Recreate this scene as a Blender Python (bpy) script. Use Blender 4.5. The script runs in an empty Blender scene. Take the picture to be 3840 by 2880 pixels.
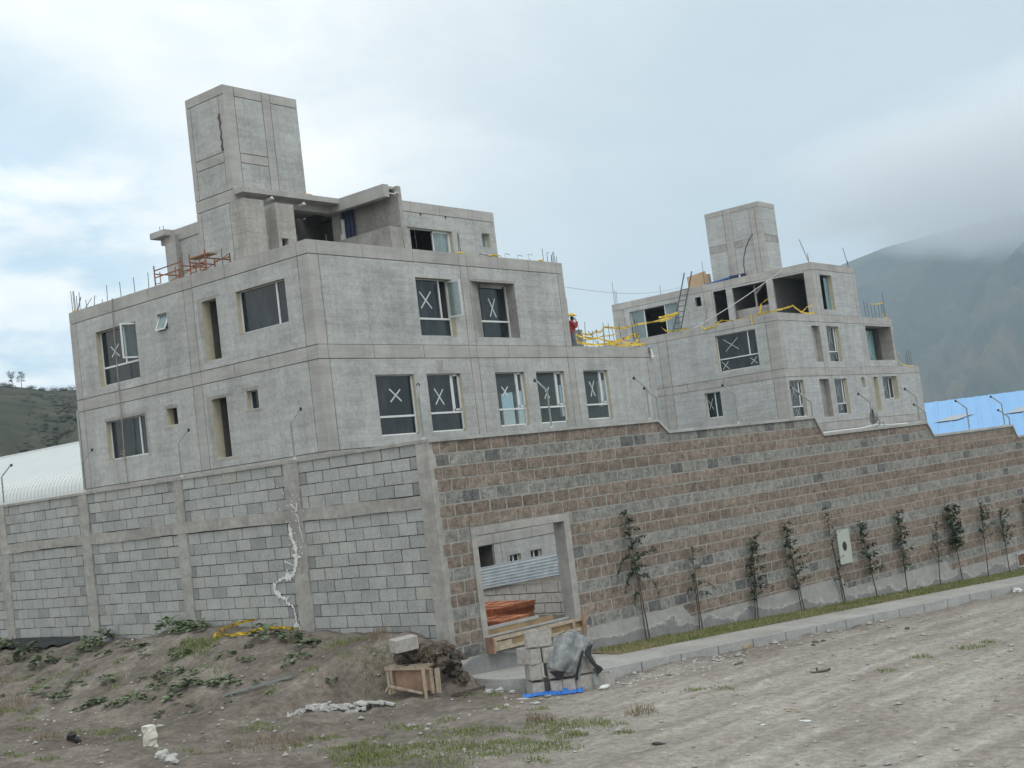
import bpy, math, random
from mathutils import Vector, Matrix, noise
random.seed(7)
sc = bpy.context.scene
COL = sc.collection
R = random.uniform
PI = math.pi

# ------------------------------------------------------------------ helpers
WL = {}                                   # world origin of every object


class MB:
    """collects geometry in world coordinates and links it as ONE mesh object"""

    def __init__(s):
        s.v, s.f, s.t, s.m = [], [], [], []

    def face(s, pts, tone=0.5, mi=0):
        i = len(s.v)
        s.v += [tuple(p) for p in pts]
        s.f.append(tuple(range(i, i + len(pts))))
        s.t.append(tone)
        s.m.append(mi)

    def raw(s, vs, fs, tone=0.5, mi=0):
        i = len(s.v)
        s.v += [tuple(p) for p in vs]
        for f in fs:
            s.f.append(tuple(i + k for k in f))
            s.t.append(tone)
            s.m.append(mi)

    def box(s, x0, x1, y0, y1, z0, z1, tone=0.5, mi=0):
        s.raw([(x, y, z) for z in (z0, z1) for y in (y0, y1) for x in (x0, x1)],
              [(0, 2, 3, 1), (4, 5, 7, 6), (0, 1, 5, 4), (2, 6, 7, 3), (0, 4, 6, 2), (1, 3, 7, 5)], tone, mi)

    def obox(s, c, a, b, e, tone=0.5, mi=0):
        """box with centre c and half vectors a, b, e"""
        c, a, b, e = Vector(c), Vector(a), Vector(b), Vector(e)
        s.raw([c + i * a + j * b + k * e for k in (-1, 1) for j in (-1, 1) for i in (-1, 1)],
              [(0, 2, 3, 1), (4, 5, 7, 6), (0, 1, 5, 4), (2, 6, 7, 3), (0, 4, 6, 2), (1, 3, 7, 5)], tone, mi)

    def beam(s, p, q, w, h, tone=0.5, mi=0, up=(0, 0, 1)):
        p, q = Vector(p), Vector(q)
        d = (q - p)
        up = Vector(up)
        if abs(d.normalized().dot(up)) > 0.95:
            up = Vector((1, 0, 0))
        a = d.cross(up).normalized()
        b = a.cross(d).normalized()
        s.obox((p + q) / 2, d / 2, a * w / 2, b * h / 2, tone, mi)

    def fbox(s, F, u0, u1, z0, z1, d0, d1, tone=0.5, mi=0):
        s.raw([F(u, z, d) for d in (d0, d1) for z in (z0, z1) for u in (u0, u1)],
              [(0, 2, 3, 1), (4, 5, 7, 6), (0, 1, 5, 4), (2, 6, 7, 3), (0, 4, 6, 2), (1, 3, 7, 5)], tone, mi)

    def tube(s, pts, r, n=6, tone=0.5, mi=0, cap=True):
        pts = [Vector(p) for p in pts]
        rs = r if isinstance(r, (list, tuple)) else [r] * len(pts)
        base = len(s.v)
        for i, p in enumerate(pts):
            d = (pts[min(i + 1, len(pts) - 1)] - pts[max(i - 1, 0)])
            if d.length < 1e-9:
                d = Vector((0, 0, 1))
            d.normalize()
            up = Vector((0, 0, 1)) if abs(d.z) < 0.9 else Vector((1, 0, 0))
            a = d.cross(up).normalized()
            b = a.cross(d)
            for k in range(n):
                t = 2 * PI * k / n
                s.v.append(tuple(p + (a * math.cos(t) + b * math.sin(t)) * rs[i]))
        for i in range(len(pts) - 1):
            for k in range(n):
                k2 = (k + 1) % n
                s.f.append((base + i * n + k, base + i * n + k2, base + (i + 1) * n + k2, base + (i + 1) * n + k))
                s.t.append(tone)
                s.m.append(mi)
        if cap:
            for i in (0, len(pts) - 1):
                s.f.append(tuple(base + i * n + k for k in range(n)))
                s.t.append(tone)
                s.m.append(mi)

    def ribbon(s, pts, w, side=(0, 0, 1), tone=0.5, mi=0):
        pts = [Vector(p) for p in pts]
        side = Vector(side)
        i0 = len(s.v)
        for i, p in enumerate(pts):
            sd = side.copy()
            if i % 2:
                sd = (sd + Vector((R(-.5, .5), R(-.5, .5), R(-.3, .3)))).normalized()
            s.v.append(tuple(p + sd * w / 2))
            s.v.append(tuple(p - sd * w / 2))
        for i in range(len(pts) - 1):
            a = i0 + 2 * i
            s.f.append((a, a + 1, a + 3, a + 2))
            s.t.append(tone)
            s.m.append(mi)

    def lump(s, c, rx, ry, rz, n=1, rough=.3, tone=0.5, mi=0, seed=0):
        """rough stone or clod from a subdivided octahedron"""
        vs = [Vector(p) for p in ((1, 0, 0), (-1, 0, 0), (0, 1, 0), (0, -1, 0), (0, 0, 1), (0, 0, -1))]
        fs = [(0, 2, 4), (2, 1, 4), (1, 3, 4), (3, 0, 4), (2, 0, 5), (1, 2, 5), (3, 1, 5), (0, 3, 5)]
        for _ in range(n):
            cache, nf = {}, []

            def mid(a, b):
                k = (min(a, b), max(a, b))
                if k not in cache:
                    vs.append(((vs[a] + vs[b]) / 2).normalized())
                    cache[k] = len(vs) - 1
                return cache[k]
            for a, b, c_ in fs:
                ab, bc, ca = mid(a, b), mid(b, c_), mid(c_, a)
                nf += [(a, ab, ca), (b, bc, ab), (c_, ca, bc), (ab, bc, ca)]
            fs = nf
        off = Vector((seed * 7.3, seed * 3.1, seed * 5.7))
        out = []
        for p in vs:
            k = 1 + rough * noise.noise(p * 1.4 + off) + rough * .6 * noise.noise(p * 3.3 + off)
            out.append((c[0] + p.x * rx * k, c[1] + p.y * ry * k, c[2] + p.z * rz * k))
        s.raw(out, fs, tone, mi)

    def build(s, name, mat, parent=None, smooth=False, origin=None):
        o0 = Vector(origin) if origin is not None else (WL[parent.name] if parent else Vector((0, 0, 0)))
        me = bpy.data.meshes.new(name)
        me.from_pydata([tuple(Vector(p) - o0) for p in s.v], [], s.f)
        a = me.attributes.new('tone', 'FLOAT', 'FACE')
        a.data.foreach_set('value', s.t)
        mats = mat if isinstance(mat, (list, tuple)) else [mat]
        for m in mats:
            me.materials.append(m)
        me.polygons.foreach_set('material_index', s.m)
        if smooth:
            me.polygons.foreach_set('use_smooth', [True] * len(me.polygons))
        me.update()
        o = bpy.data.objects.new(name, me)
        COL.objects.link(o)
        if parent:
            o.parent = parent
            o.location = o0 - WL[parent.name]
        else:
            o.location = o0
        WL[o.name] = o0
        return o


def tag(o, label, cat, group=None, kind=None):
    o['label'] = label
    o['category'] = cat
    if group:
        o['group'] = group
    if kind:
        o['kind'] = kind
    return o


def thing(name, label, cat, loc=(0, 0, 0), group=None):
    o = bpy.data.objects.new(name, None)
    o.empty_display_size = .2
    COL.objects.link(o)
    o.location = loc
    WL[o.name] = Vector(loc)
    return tag(o, label, cat, group)


def struct(o):
    o['kind'] = 'structure'
    return o


def copy_tree(o, parent=None):
    c = o.copy()
    COL.objects.link(c)
    if parent:
        c.parent = parent
    for ch in list(o.children):
        copy_tree(ch, c)
    WL[c.name] = WL[o.name].copy()
    return c


# ------------------------------------------------------------------ materials
def new_mat(name):
    m = bpy.data.materials.new(name)
    m.use_nodes = True
    nt = m.node_tree
    b = nt.nodes['Principled BSDF']
    return m, nt, b


def N(nt, kind, **kw):
    n = nt.nodes.new(kind)
    for k, v in kw.items():
        if k in n.inputs.keys():
            n.inputs[k].default_value = v
        else:
            setattr(n, k, v)
    return n


def pos_vec(nt, scale=(1, 1, 1)):
    g = N(nt, 'ShaderNodeNewGeometry')
    mp = N(nt, 'ShaderNodeMapping')
    mp.inputs['Scale'].default_value = scale
    nt.links.new(g.outputs['Position'], mp.inputs['Vector'])
    return mp.outputs['Vector']


def nz(nt, vec, scale, detail=4, rough=.55):
    n = N(nt, 'ShaderNodeTexNoise')
    n.inputs['Scale'].default_value = scale
    n.inputs['Detail'].default_value = detail
    n.inputs['Roughness'].default_value = rough
    nt.links.new(vec, n.inputs['Vector'])
    return n.outputs['Fac']


def ramp(nt, fac, stops, interp='LINEAR'):
    r = N(nt, 'ShaderNodeValToRGB')
    r.color_ramp.interpolation = interp
    e = r.color_ramp.elements
    while len(e) > 1:
        e.remove(e[-1])
    e[0].position = stops[0][0]
    e[0].color = (*stops[0][1], 1)
    for p, c in stops[1:]:
        x = e.new(p)
        x.color = (*c, 1)
    nt.links.new(fac, r.inputs['Fac'])
    return r.outputs['Color']


def mix(nt, fac, a, b, mode='MIX'):
    n = N(nt, 'ShaderNodeMix')
    n.data_type = 'RGBA'
    n.blend_type = mode
    for sock, val in ((n.inputs[0], fac), (n.inputs[6], a), (n.inputs[7], b)):
        if isinstance(val, (int, float)):
            sock.default_value = val
        elif isinstance(val, tuple):
            sock.default_value = (*val, 1)
        else:
            nt.links.new(val, sock)
    return n.outputs[2]


def math_(nt, op, a, b=0.0, clamp=False):
    n = N(nt, 'ShaderNodeMath')
    n.operation = op
    n.use_clamp = clamp
    for sock, val in ((n.inputs[0], a), (n.inputs[1], b)):
        if isinstance(val, (int, float)):
            sock.default_value = val
        else:
            nt.links.new(val, sock)
    return n.outputs[0]


def bump(nt, b, h, strength=.4, dist=.02):
    n = N(nt, 'ShaderNodeBump')
    n.inputs['Strength'].default_value = strength
    n.inputs['Distance'].default_value = dist
    nt.links.new(h, n.inputs['Height'])
    nt.links.new(n.outputs['Normal'], b.inputs['Normal'])


def tone_fac(nt):
    a = N(nt, 'ShaderNodeAttribute')
    a.attribute_name = 'tone'
    return a.outputs['Fac']


def simple(name, c, rough=.7, metal=0., var=.12, scale=6., bmp=0., spec=.5):
    m, nt, b = new_mat(name)
    v = pos_vec(nt)
    f = nz(nt, v, scale)
    lo = tuple(x * (1 - var) for x in c)
    hi = tuple(min(1, x * (1 + var)) for x in c)
    nt.links.new(ramp(nt, f, [(.3, lo), (.7, hi)]), b.inputs['Base Color'])
    b.inputs['Roughness'].default_value = rough
    b.inputs['Metallic'].default_value = metal
    b.inputs['Specular IOR Level'].default_value = spec
    if bmp:
        bump(nt, b, f, bmp, .02)
    return m


def concrete(name, c, blot=.25, blocks=0., scale=.9, fine=9., bmp=.25):
    """plastered or cast concrete: cloudy blotches, vertical streaks, fine grain and (blocks) the courses showing through"""
    m, nt, b = new_mat(name)
    v = pos_vec(nt)
    f1 = nz(nt, v, scale, 6, .62)
    f2 = nz(nt, v, fine, 5, .6)
    f3 = nz(nt, pos_vec(nt, (2.2, 2.2, .35)), 1.1, 5, .6)
    lo = tuple(x * (1 - blot) for x in c)
    hi = tuple(x * (1 + blot * .55) for x in c)
    c1 = ramp(nt, f1, [(.33, lo), (.5, c), (.66, hi)])
    c1 = mix(nt, .45, c1, ramp(nt, f3, [(.35, lo), (.62, hi)]))
    f5 = nz(nt, pos_vec(nt, (.5, .5, 2.4)), 1.7, 5, .6)
    c1 = mix(nt, .4, c1, ramp(nt, f5, [(.36, (.38, .38, .38)), (.5, (.5, .5, .5)), (.64, (.6, .6, .6))]), 'OVERLAY')
    c2 = mix(nt, .5, c1, ramp(nt, f2, [(.3, (.35, .35, .35)), (.7, (.62, .62, .62))]), 'OVERLAY')
    if blocks:
        g = N(nt, 'ShaderNodeNewGeometry')
        sp = N(nt, 'ShaderNodeSeparateXYZ')
        nt.links.new(g.outputs['Position'], sp.inputs[0])
        cb = N(nt, 'ShaderNodeCombineXYZ')
        nt.links.new(math_(nt, 'ADD', sp.outputs['X'], sp.outputs['Y']), cb.inputs[0])
        nt.links.new(sp.outputs['Z'], cb.inputs[1])
        br = N(nt, 'ShaderNodeTexBrick')
        br.inputs['Scale'].default_value = 1.
        br.inputs['Brick Width'].default_value = .41
        br.inputs['Row Height'].default_value = .205
        br.inputs['Mortar Size'].default_value = .012
        br.inputs['Mortar Smooth'].default_value = .6
        br.inputs['Color1'].default_value = (1, 1, 1, 1)
        br.inputs['Color2'].default_value = (.9, .9, .9, 1)
        br.inputs['Mortar'].default_value = (.62, .62, .62, 1)
        nt.links.new(cb.outputs[0], br.inputs['Vector'])
        k = math_(nt, 'MULTIPLY', ramp(nt, nz(nt, v, .6, 3), [(.35, (0, 0, 0)), (.6, (1, 1, 1))]), blocks)
        c2 = mix(nt, k, c2, br.outputs['Color'], 'MULTIPLY')
    nt.links.new(c2, b.inputs['Base Color'])
    b.inputs['Roughness'].default_value = .92
    b.inputs['Specular IOR Level'].default_value = .25
    bump(nt, b, f2, bmp, .012)
    return m


M = {}
M['panel'] = concrete('plastered_panel', (.395, .413, .405), .24, .5, .5)
M['panel_b'] = concrete('plastered_panel_far', (.41, .43, .425), .22, .85, .6)
M['beam'] = concrete('cast_beam', (.375, .373, .358), .18, 0, .7, 22, .2)
M['raw'] = concrete('raw_concrete', (.32, .315, .30), .3, 0, .8, 8, .35)
M['pier'] = concrete('raw_block', (.35, .345, .32), .25, .9)
M['cream'] = simple('cream_plaster', (.46, .44, .34), .9, var=.1, scale=4)
M['cap'] = concrete('coping', (.34, .35, .34), .22, 0, 1.6, 14, .3)
M['column'] = concrete('rough_column', (.325, .322, .302), .25, 0, 2.2, 9, .7)
M['kerb'] = concrete('kerb_concrete', (.34, .35, .345), .14, 0, 1.2, 18, .2)
M['walk'] = concrete('pavement_concrete', (.36, .355, .335), .16, 0, .9, 12, .3)
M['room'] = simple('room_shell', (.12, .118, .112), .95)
M['ladder'] = simple('dark_ladder', (.055, .06, .062), .6)
M['alu'] = simple('white_aluminium', (.62, .65, .65), .35, 0, .04)
M['tapex'] = simple('masking_tape', (.5, .56, .57), .7, 0, .1)
M['rebar'] = simple('rebar_steel', (.10, .095, .10), .7, .4, .2, 30)
M['yellow'] = simple('yellow_plastic', (.66, .46, .035), .5, 0, .15, 8)
M['orange'] = simple('orange_steel', (.24, .085, .04), .6, .2, .25, 12)
M['wood'] = simple('pale_timber', (.34, .285, .215), .85, 0, .3, 9, .3)
M['woodred'] = simple('reddish_board', (.27, .175, .125), .85, 0, .3, 5, .3)
M['woodyel'] = simple('yellow_board', (.28, .205, .11), .8, 0, .25, 5, .2)
M['blue'] = simple('blue_plastic', (.025, .10, .30), .45, 0, .25, 9, .3)
M['bluebag'] = simple('blue_sheet', (.03, .15, .48), .5, 0, .25, 9, .4)
M['darkblue'] = simple('dark_blue_tarp', (.012, .022, .085), .55, 0, .3, 6, .4)
M['white'] = simple('white_paint', (.62, .64, .63), .6, 0, .06)
M['galv'] = simple('galvanised_pole', (.20, .235, .23), .5, .1, .15, 10)
M['black'] = simple('black_rubber', (.014, .014, .016), .6, 0, .3)
M['palewall'] = simple('pale_block', (.60, .58, .55), .92, 0, .16, 7, .3)
M['brick'] = None
M['blockm'] = simple('loose_block', (.33, .32, .30), .92, 0, .2, 16, .5)
M['rope'] = simple('hemp_rope', (.27, .24, .2), .9)
M['cable'] = simple('pale_cable', (.42, .43, .42), .6)
M['cardboard'] = simple('brown_board', (.40, .29, .185), .85, 0, .12, 3)
M['skin'] = simple('skin', (.20, .11, .075), .6)
M['jacket'] = simple('red_jacket', (.28, .03, .025), .8, 0, .2, 20)
M['jeans'] = simple('blue_jeans', (.10, .15, .23), .85, 0, .3, 16)
M['steel'] = simple('grey_drum', (.20, .21, .21), .6, .3, .2, 5)
M['zinc'] = None


def glass_mat(name, c, rough=.04, trans=0.):
    m, nt, b = new_mat(name)
    b.inputs['Base Color'].default_value = (*c, 1)
    b.inputs['Roughness'].default_value = rough
    b.inputs['Specular IOR Level'].default_value = .33
    v = pos_vec(nt)
    bump(nt, b, nz(nt, v, .9, 2), .05, .02)
    if not trans:
        dust = nz(nt, pos_vec(nt, (1, 1, .4)), 1.7, 6, .65)
        nt.links.new(ramp(nt, dust, [(.42, c), (.75, tuple(x * 1.6 + .03 for x in c))]), b.inputs['Base Color'])
        nt.links.new(ramp(nt, dust, [(.4, (rough,) * 3), (.75, (rough + .22,) * 3)]), b.inputs['Roughness'])
    if trans:
        b.inputs['Transmission Weight'].default_value = trans
        b.inputs['IOR'].default_value = 1.02
    return m


M['glass'] = glass_mat('dark_glass', (.006, .016, .022))
M['clear'] = glass_mat('tinted_clear_glass', (.62, .72, .74), .0, .92)
M['frost'] = glass_mat('pale_glass', (.16, .22, .23), .12)
M['teal'] = glass_mat('teal_glass', (.09, .17, .18), .06)


def zinc():
    m, nt, b = new_mat('galvanised_sheet')
    v = pos_vec(nt)
    f = nz(nt, v, 5)
    nt.links.new(ramp(nt, f, [(.3, (.45, .49, .51)), (.7, (.62, .66, .68))]), b.inputs['Base Color'])
    b.inputs['Metallic'].default_value = .75
    b.inputs['Roughness'].default_value = .38
    return m


M['zinc'] = zinc()


def block_mat():
    m, nt, b = new_mat('grey_block')
    v = pos_vec(nt)
    t = tone_fac(nt)
    c = ramp(nt, t, [(0, (.205, .216, .212)), (.3, (.29, .306, .30)), (.75, (.352, .369, .36)), (1, (.335, .335, .31))])
    f2 = nz(nt, v, 26, 5, .65)
    f1 = nz(nt, v, 2.2, 5, .6)
    c = mix(nt, .45, c, ramp(nt, f2, [(.3, (.3, .3, .3)), (.7, (.66, .66, .66))]), 'OVERLAY')
    c = mix(nt, .5, c, ramp(nt, f1, [(.3, (.36, .36, .36)), (.65, (.6, .6, .6))]), 'OVERLAY')
    nt.links.new(c, b.inputs['Base Color'])
    b.inputs['Roughness'].default_value = .95
    b.inputs['Specular IOR Level'].default_value = .2
    bump(nt, b, f2, .35, .01)
    return m


def split_mat():
    m, nt, b = new_mat('split_face_block')
    v = pos_vec(nt)
    t = tone_fac(nt)
    base = ramp(nt, t, [(0, (.13, .138, .138)), (.12, (.16, .167, .163)), (.13, (.20, .204, .192)), (.4, (.255, .26, .244)),
                        (.41, (.165, .137, .117)), (.7, (.208, .174, .147)), (1, (.262, .22, .184))], 'LINEAR')
    f2 = nz(nt, v, 19, 6, .7)
    f1 = nz(nt, v, 8.5, 6, .68)
    c = mix(nt, .75, base, ramp(nt, f1, [(.33, (.25, .25, .26)), (.5, (.5, .5, .49)), (.68, (.76, .75, .73))]), 'OVERLAY')
    c = mix(nt, .5, c, ramp(nt, f2, [(.3, (.28, .28, .28)), (.7, (.7, .7, .7))]), 'OVERLAY')
    nt.links.new(c, b.inputs['Base Color'])
    b.inputs['Roughness'].default_value = .95
    b.inputs['Specular IOR Level'].default_value = .2
    bump(nt, b, mix(nt, .5, f1, f2), 1., .06)
    return m


def mortar_mat(name, c):
    m, nt, b = new_mat(name)
    v = pos_vec(nt)
    f = nz(nt, v, 12, 5, .65)
    nt.links.new(ramp(nt, f, [(.3, tuple(x * .72 for x in c)), (.7, tuple(x * 1.15 for x in c))]), b.inputs['Base Color'])
    b.inputs['Roughness'].default_value = .95
    bump(nt, b, f, .4, .01)
    return m


def plinth_mat():
    """smooth render, damp along its foot, the drying edge left pale salt"""
    m, nt, b = new_mat('plinth_render')
    g = N(nt, 'ShaderNodeNewGeometry')
    dp = N(nt, 'ShaderNodeVectorMath')
    dp.operation = 'DOT_PRODUCT'
    nt.links.new(g.outputs['Position'], dp.inputs[0])
    k = .0537
    dp.inputs[1].default_value = (k * .991, -k * .1339, 1.)
    h = math_(nt, 'ADD', dp.outputs['Value'], .455 - k * (15.222 * .991 - 13.9 * .1339))      # height above the pavement
    v = pos_vec(nt)
    f = nz(nt, pos_vec(nt, (.6, .6, .9)), 1.3, 6, .6)
    lvl = math_(nt, 'SUBTRACT', math_(nt, 'ADD', math_(nt, 'MULTIPLY', f, 1.3), -.44), h)
    c = ramp(nt, math_(nt, 'ADD', lvl, .5), [(.40, (.285, .29, .28)), (.475, (.31, .315, .30)), (.492, (.42, .42, .40)), (.515, (.235, .24, .24)), (.56, (.19, .198, .20)), (.8, (.215, .22, .22))])
    f2 = nz(nt, v, 9, 5, .6)
    f3 = nz(nt, v, 2.3, 5, .6)
    c = mix(nt, .45, c, ramp(nt, f2, [(.3, (.36, .36, .36)), (.7, (.62, .62, .62))]), 'OVERLAY')
    c = mix(nt, .5, c, ramp(nt, f3, [(.32, (.38, .38, .38)), (.66, (.62, .62, .61))]), 'OVERLAY')
    nt.links.new(c, b.inputs['Base Color'])
    b.inputs['Roughness'].default_value = .9
    bump(nt, b, f2, .2, .01)
    return m


def brick_mat():
    m, nt, b = new_mat('clay_brick')
    v = pos_vec(nt)
    c = ramp(nt, tone_fac(nt), [(0, (.27, .085, .04)), (.5, (.42, .15, .07)), (1, (.56, .25, .13))])
    f = nz(nt, v, 18, 5, .65)
    c = mix(nt, .5, c, ramp(nt, f, [(.3, (.35, .35, .35)), (.7, (.66, .66, .66))]), 'OVERLAY')
    nt.links.new(c, b.inputs['Base Color'])
    b.inputs['Roughness'].default_value = .95
    bump(nt, b, f, .4, .01)
    return m


M['brick'] = brick_mat()
M['gblock'] = block_mat()
M['split'] = split_mat()
M['mortar'] = mortar_mat('pale_mortar', (.30, .298, .277))
M['dmortar'] = mortar_mat('recessed_mortar', (.15, .15, .14))
M['plinth'] = plinth_mat()


def tarp_mat(name, a, b_, sc_=2.5):
    m, nt, b = new_mat(name)
    v = pos_vec(nt)
    f = nz(nt, v, sc_ * 2.2, 7, .68)
    nt.links.new(ramp(nt, f, [(.34, a), (.52, tuple((x + y) / 2 for x, y in zip(a, b_))), (.66, b_)]), b.inputs['Base Color'])
    b.inputs['Roughness'].default_value = .75
    bump(nt, b, nz(nt, v, 11, 5), .5, .02)
    return m


M['tarp'] = tarp_mat('dusty_tarp', (.085, .10, .11), (.29, .305, .30))
M['tarpblack'] = tarp_mat('black_tarp', (.006, .007, .009), (.02, .022, .026))


def ground_mat():
    m, nt, b = new_mat('bare_earth')
    v = pos_vec(nt)
    f0 = nz(nt, v, .22, 5, .6)
    f1 = nz(nt, pos_vec(nt, (1, 1, 1)), 1.1, 6, .65)
    f2 = nz(nt, v, 9, 6, .7)
    # wheel streaks along the street
    mp = N(nt, 'ShaderNodeMapping')
    mp.inputs['Rotation'].default_value = (0, 0, math.radians(12))
    mp.inputs['Scale'].default_value = (.18, 1.7, 1)
    g = N(nt, 'ShaderNodeNewGeometry')
    nt.links.new(g.outputs['Position'], mp.inputs['Vector'])
    f3 = nz(nt, mp.outputs['Vector'], 1.6, 5, .6)
    road = tone_fac(nt)
    dirt = ramp(nt, f1, [(.3, (.115, .101, .086)), (.5, (.168, .150, .129)), (.7, (.235, .213, .187))])
    rd = ramp(nt, f3, [(.3, (.225, .205, .178)), (.5, (.29, .27, .24)), (.68, (.365, .35, .32))])
    c = mix(nt, road, dirt, rd)
    c = mix(nt, .35, c, ramp(nt, f0, [(.35, (.33, .32, .3)), (.65, (.64, .64, .64))]), 'OVERLAY')
    c = mix(nt, .7, c, ramp(nt, f2, [(.3, (.26, .26, .26)), (.7, (.72, .72, .72))]), 'OVERLAY')
    f4 = nz(nt, v, 3.1, 7, .72)
    f6 = nz(nt, v, 33, 5, .7)
    c = mix(nt, .36, c, ramp(nt, f6, [(.32, (.27, .27, .27)), (.68, (.7, .7, .7))]), 'OVERLAY')
    c = mix(nt, math_(nt, 'SUBTRACT', .5, math_(nt, 'MULTIPLY', road, .3)), c, ramp(nt, f4, [(.34, (.3, .3, .3)), (.5, (.5, .5, .5)), (.64, (.66, .66, .65))]), 'OVERLAY')
    nt.links.new(c, b.inputs['Base Color'])
    b.inputs['Roughness'].default_value = .97
    b.inputs['Specular IOR Level'].default_value = .15
    h = math_(nt, 'ADD', math_(nt, 'MULTIPLY', f1, 1.6), math_(nt, 'ADD', math_(nt, 'MULTIPLY', f3, 1.0), math_(nt, 'MULTIPLY', f2, .5)))
    bump(nt, b, h, .8, .07)
    return m


M['earth'] = ground_mat()


def soil_mat():
    m, nt, b = new_mat('dark_soil')
    v = pos_vec(nt)
    f = nz(nt, v, 14, 7, .7)
    nt.links.new(ramp(nt, f, [(.3, (.05, .042, .034)), (.55, (.125, .105, .083)), (.72, (.20, .175, .145))]), b.inputs['Base Color'])
    b.inputs['Roughness'].default_value = 1
    bump(nt, b, f, 1., .05)
    return m


M['soil'] = soil_mat()


def leaf_mat(name, stops, rough=.6):
    m, nt, b = new_mat(name)
    t = tone_fac(nt)
    nt.links.new(ramp(nt, t, stops), b.inputs['Base Color'])
    b.inputs['Roughness'].default_value = rough
    b.inputs['Specular IOR Level'].default_value = .3
    return m


M['leaf'] = leaf_mat('sapling_leaf', [(0, (.016, .027, .018)), (.6, (.034, .06, .034)), (.9, (.06, .092, .048)), (1, (.12, .10, .05))])
M['weed'] = leaf_mat('weed_leaf', [(0, (.06, .085, .04)), (.6, (.105, .145, .075)), (1, (.18, .225, .13))])
M['grass'] = leaf_mat('grass_blade', [(0, (.09, .125, .035)), (.55, (.15, .20, .06)), (.85, (.21, .24, .085)), (1, (.30, .25, .14))])
M['dry'] = leaf_mat('dry_grass', [(0, (.13, .10, .06)), (1, (.25, .2, .13))])
M['bark'] = simple('sapling_bark', (.075, .062, .048), .9, 0, .3, 20, .3)


def hill_mat(name, stops, scale, stretch=(1, 1, 1), rot=0.):
    m, nt, b = new_mat(name)
    g = N(nt, 'ShaderNodeNewGeometry')
    mp = N(nt, 'ShaderNodeMapping')
    mp.inputs['Scale'].default_value = stretch
    mp.inputs['Rotation'].default_value = (0, 0, rot)
    nt.links.new(g.outputs['Position'], mp.inputs['Vector'])
    f = nz(nt, mp.outputs['Vector'], scale, 9, .66)
    f2 = nz(nt, pos_vec(nt), scale * 5, 6, .7)
    c = ramp(nt, f, stops)
    c = mix(nt, .6, c, ramp(nt, f2, [(.3, (.26, .27, .26)), (.7, (.68, .67, .66))]), 'OVERLAY')
    nt.links.new(c, b.inputs['Base Color'])
    b.inputs['Roughness'].default_value = 1
    b.inputs['Specular IOR Level'].default_value = .05
    return m


M['hill'] = hill_mat('scrub_hill', [(.35, (.024, .03, .02)), (.5, (.055, .056, .038)), (.66, (.10, .085, .06))], .035)
M['mount'] = hill_mat('mountain_slope', [(.36, (.03, .045, .04)), (.5, (.06, .066, .05)), (.64, (.105, .092, .068))], .006, (1, 1, 1))
M['shedwhite'] = simple('white_sheet_metal', (.60, .64, .64), .45, 0, .03, .8)
M['roofblue'] = simple('blue_sheet_roof', (.19, .39, .66), .6, 0, .04, .3)
M['palegable'] = simple('pale_blue_cladding', (.44, .60, .70), .6, 0, .05, .3)
M['skylight'] = simple('yellowed_skylight', (.33, .37, .40), .6, 0, .05)
M['tile'] = simple('clay_tile', (.34, .13, .08), .9, 0, .25, 3)
M['meter'] = simple('pale_green_paint', (.36, .40, .355), .5, 0, .04)
M['rubble'] = simple('white_rubble', (.38, .385, .37), .9, 0, .2, 20, .4)
M['foam'] = simple('cream_foam', (.56, .55, .49), .9, 0, .12, 14, .4)

# camera solved from the photograph's vanishing points
CAMF = 4765.83
CAMM = [[0.621949, -0.773598, -0.121346], [-0.018472, 0.140427, -0.989919], [0.78284, 0.617921, 0.073049]]
HAZE, CLOUDBANK, CLOUD, ZEN, SUN, EXPO = .00025, 5., 12.6, 1.12, 1.0, 0.

# ------------------------------------------------------------------ facade building blocks
def FX(X):
    return lambda u, z, d=0.: (X - d, u, z)      # a wall that faces -X


def FY(Y):
    return lambda u, z, d=0.: (u, Y - d, z)      # a wall that faces -Y


G = .0125                                          # half width of the open joints


def split_rect(u0, u1, z0, z1, holes):
    hs = [h for h in holes if h[0] < u1 and h[1] > u0 and h[2] < z1 and h[3] > z0]
    us = sorted({u0, u1} | {x for h in hs for x in h[:2] if u0 < x < u1})
    zs = sorted({z0, z1} | {x for h in hs for x in h[2:4] if z0 < x < z1})
    out = []
    for a, b in zip(us, us[1:]):
        for c, d in zip(zs, zs[1:]):
            cu, cz = (a + b) / 2, (c + d) / 2
            if not any(h[0] < cu < h[1] and h[2] < cz < h[3] for h in hs):
                out.append((a, b, c, d))
    return out


def slab(mb, F, u0, u1, z0, z1, holes=(), dep=.05, g=(G, G, G, G)):
    """one panel of a facade standing proud of the joints round it"""
    a, b, c, d = u0 + g[0], u1 - g[1], z0 + g[2], z1 - g[3]
    for r in split_rect(a, b, c, d, holes):
        mb.face([F(r[0], r[2]), F(r[1], r[2]), F(r[1], r[3]), F(r[0], r[3])])
    for k, (p, q) in enumerate((((a, c), (b, c)), ((b, c), (b, d)), ((b, d), (a, d)), ((a, d), (a, c)))):
        if (k == 1 and g[1] == 0) or (k == 3 and g[0] == 0):
            continue                              # mitred corner: the other face closes it
        mb.face([F(*p), F(*q), F(*q, -dep), F(*p, -dep)])


def back(mb, F, u0, u1, z0, z1, holes=(), d=-.05):
    for r in split_rect(u0, u1, z0, z1, holes):
        mb.face([F(r[0], r[2], d), F(r[1], r[2], d), F(r[1], r[3], d), F(r[0], r[3], d)])


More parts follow.
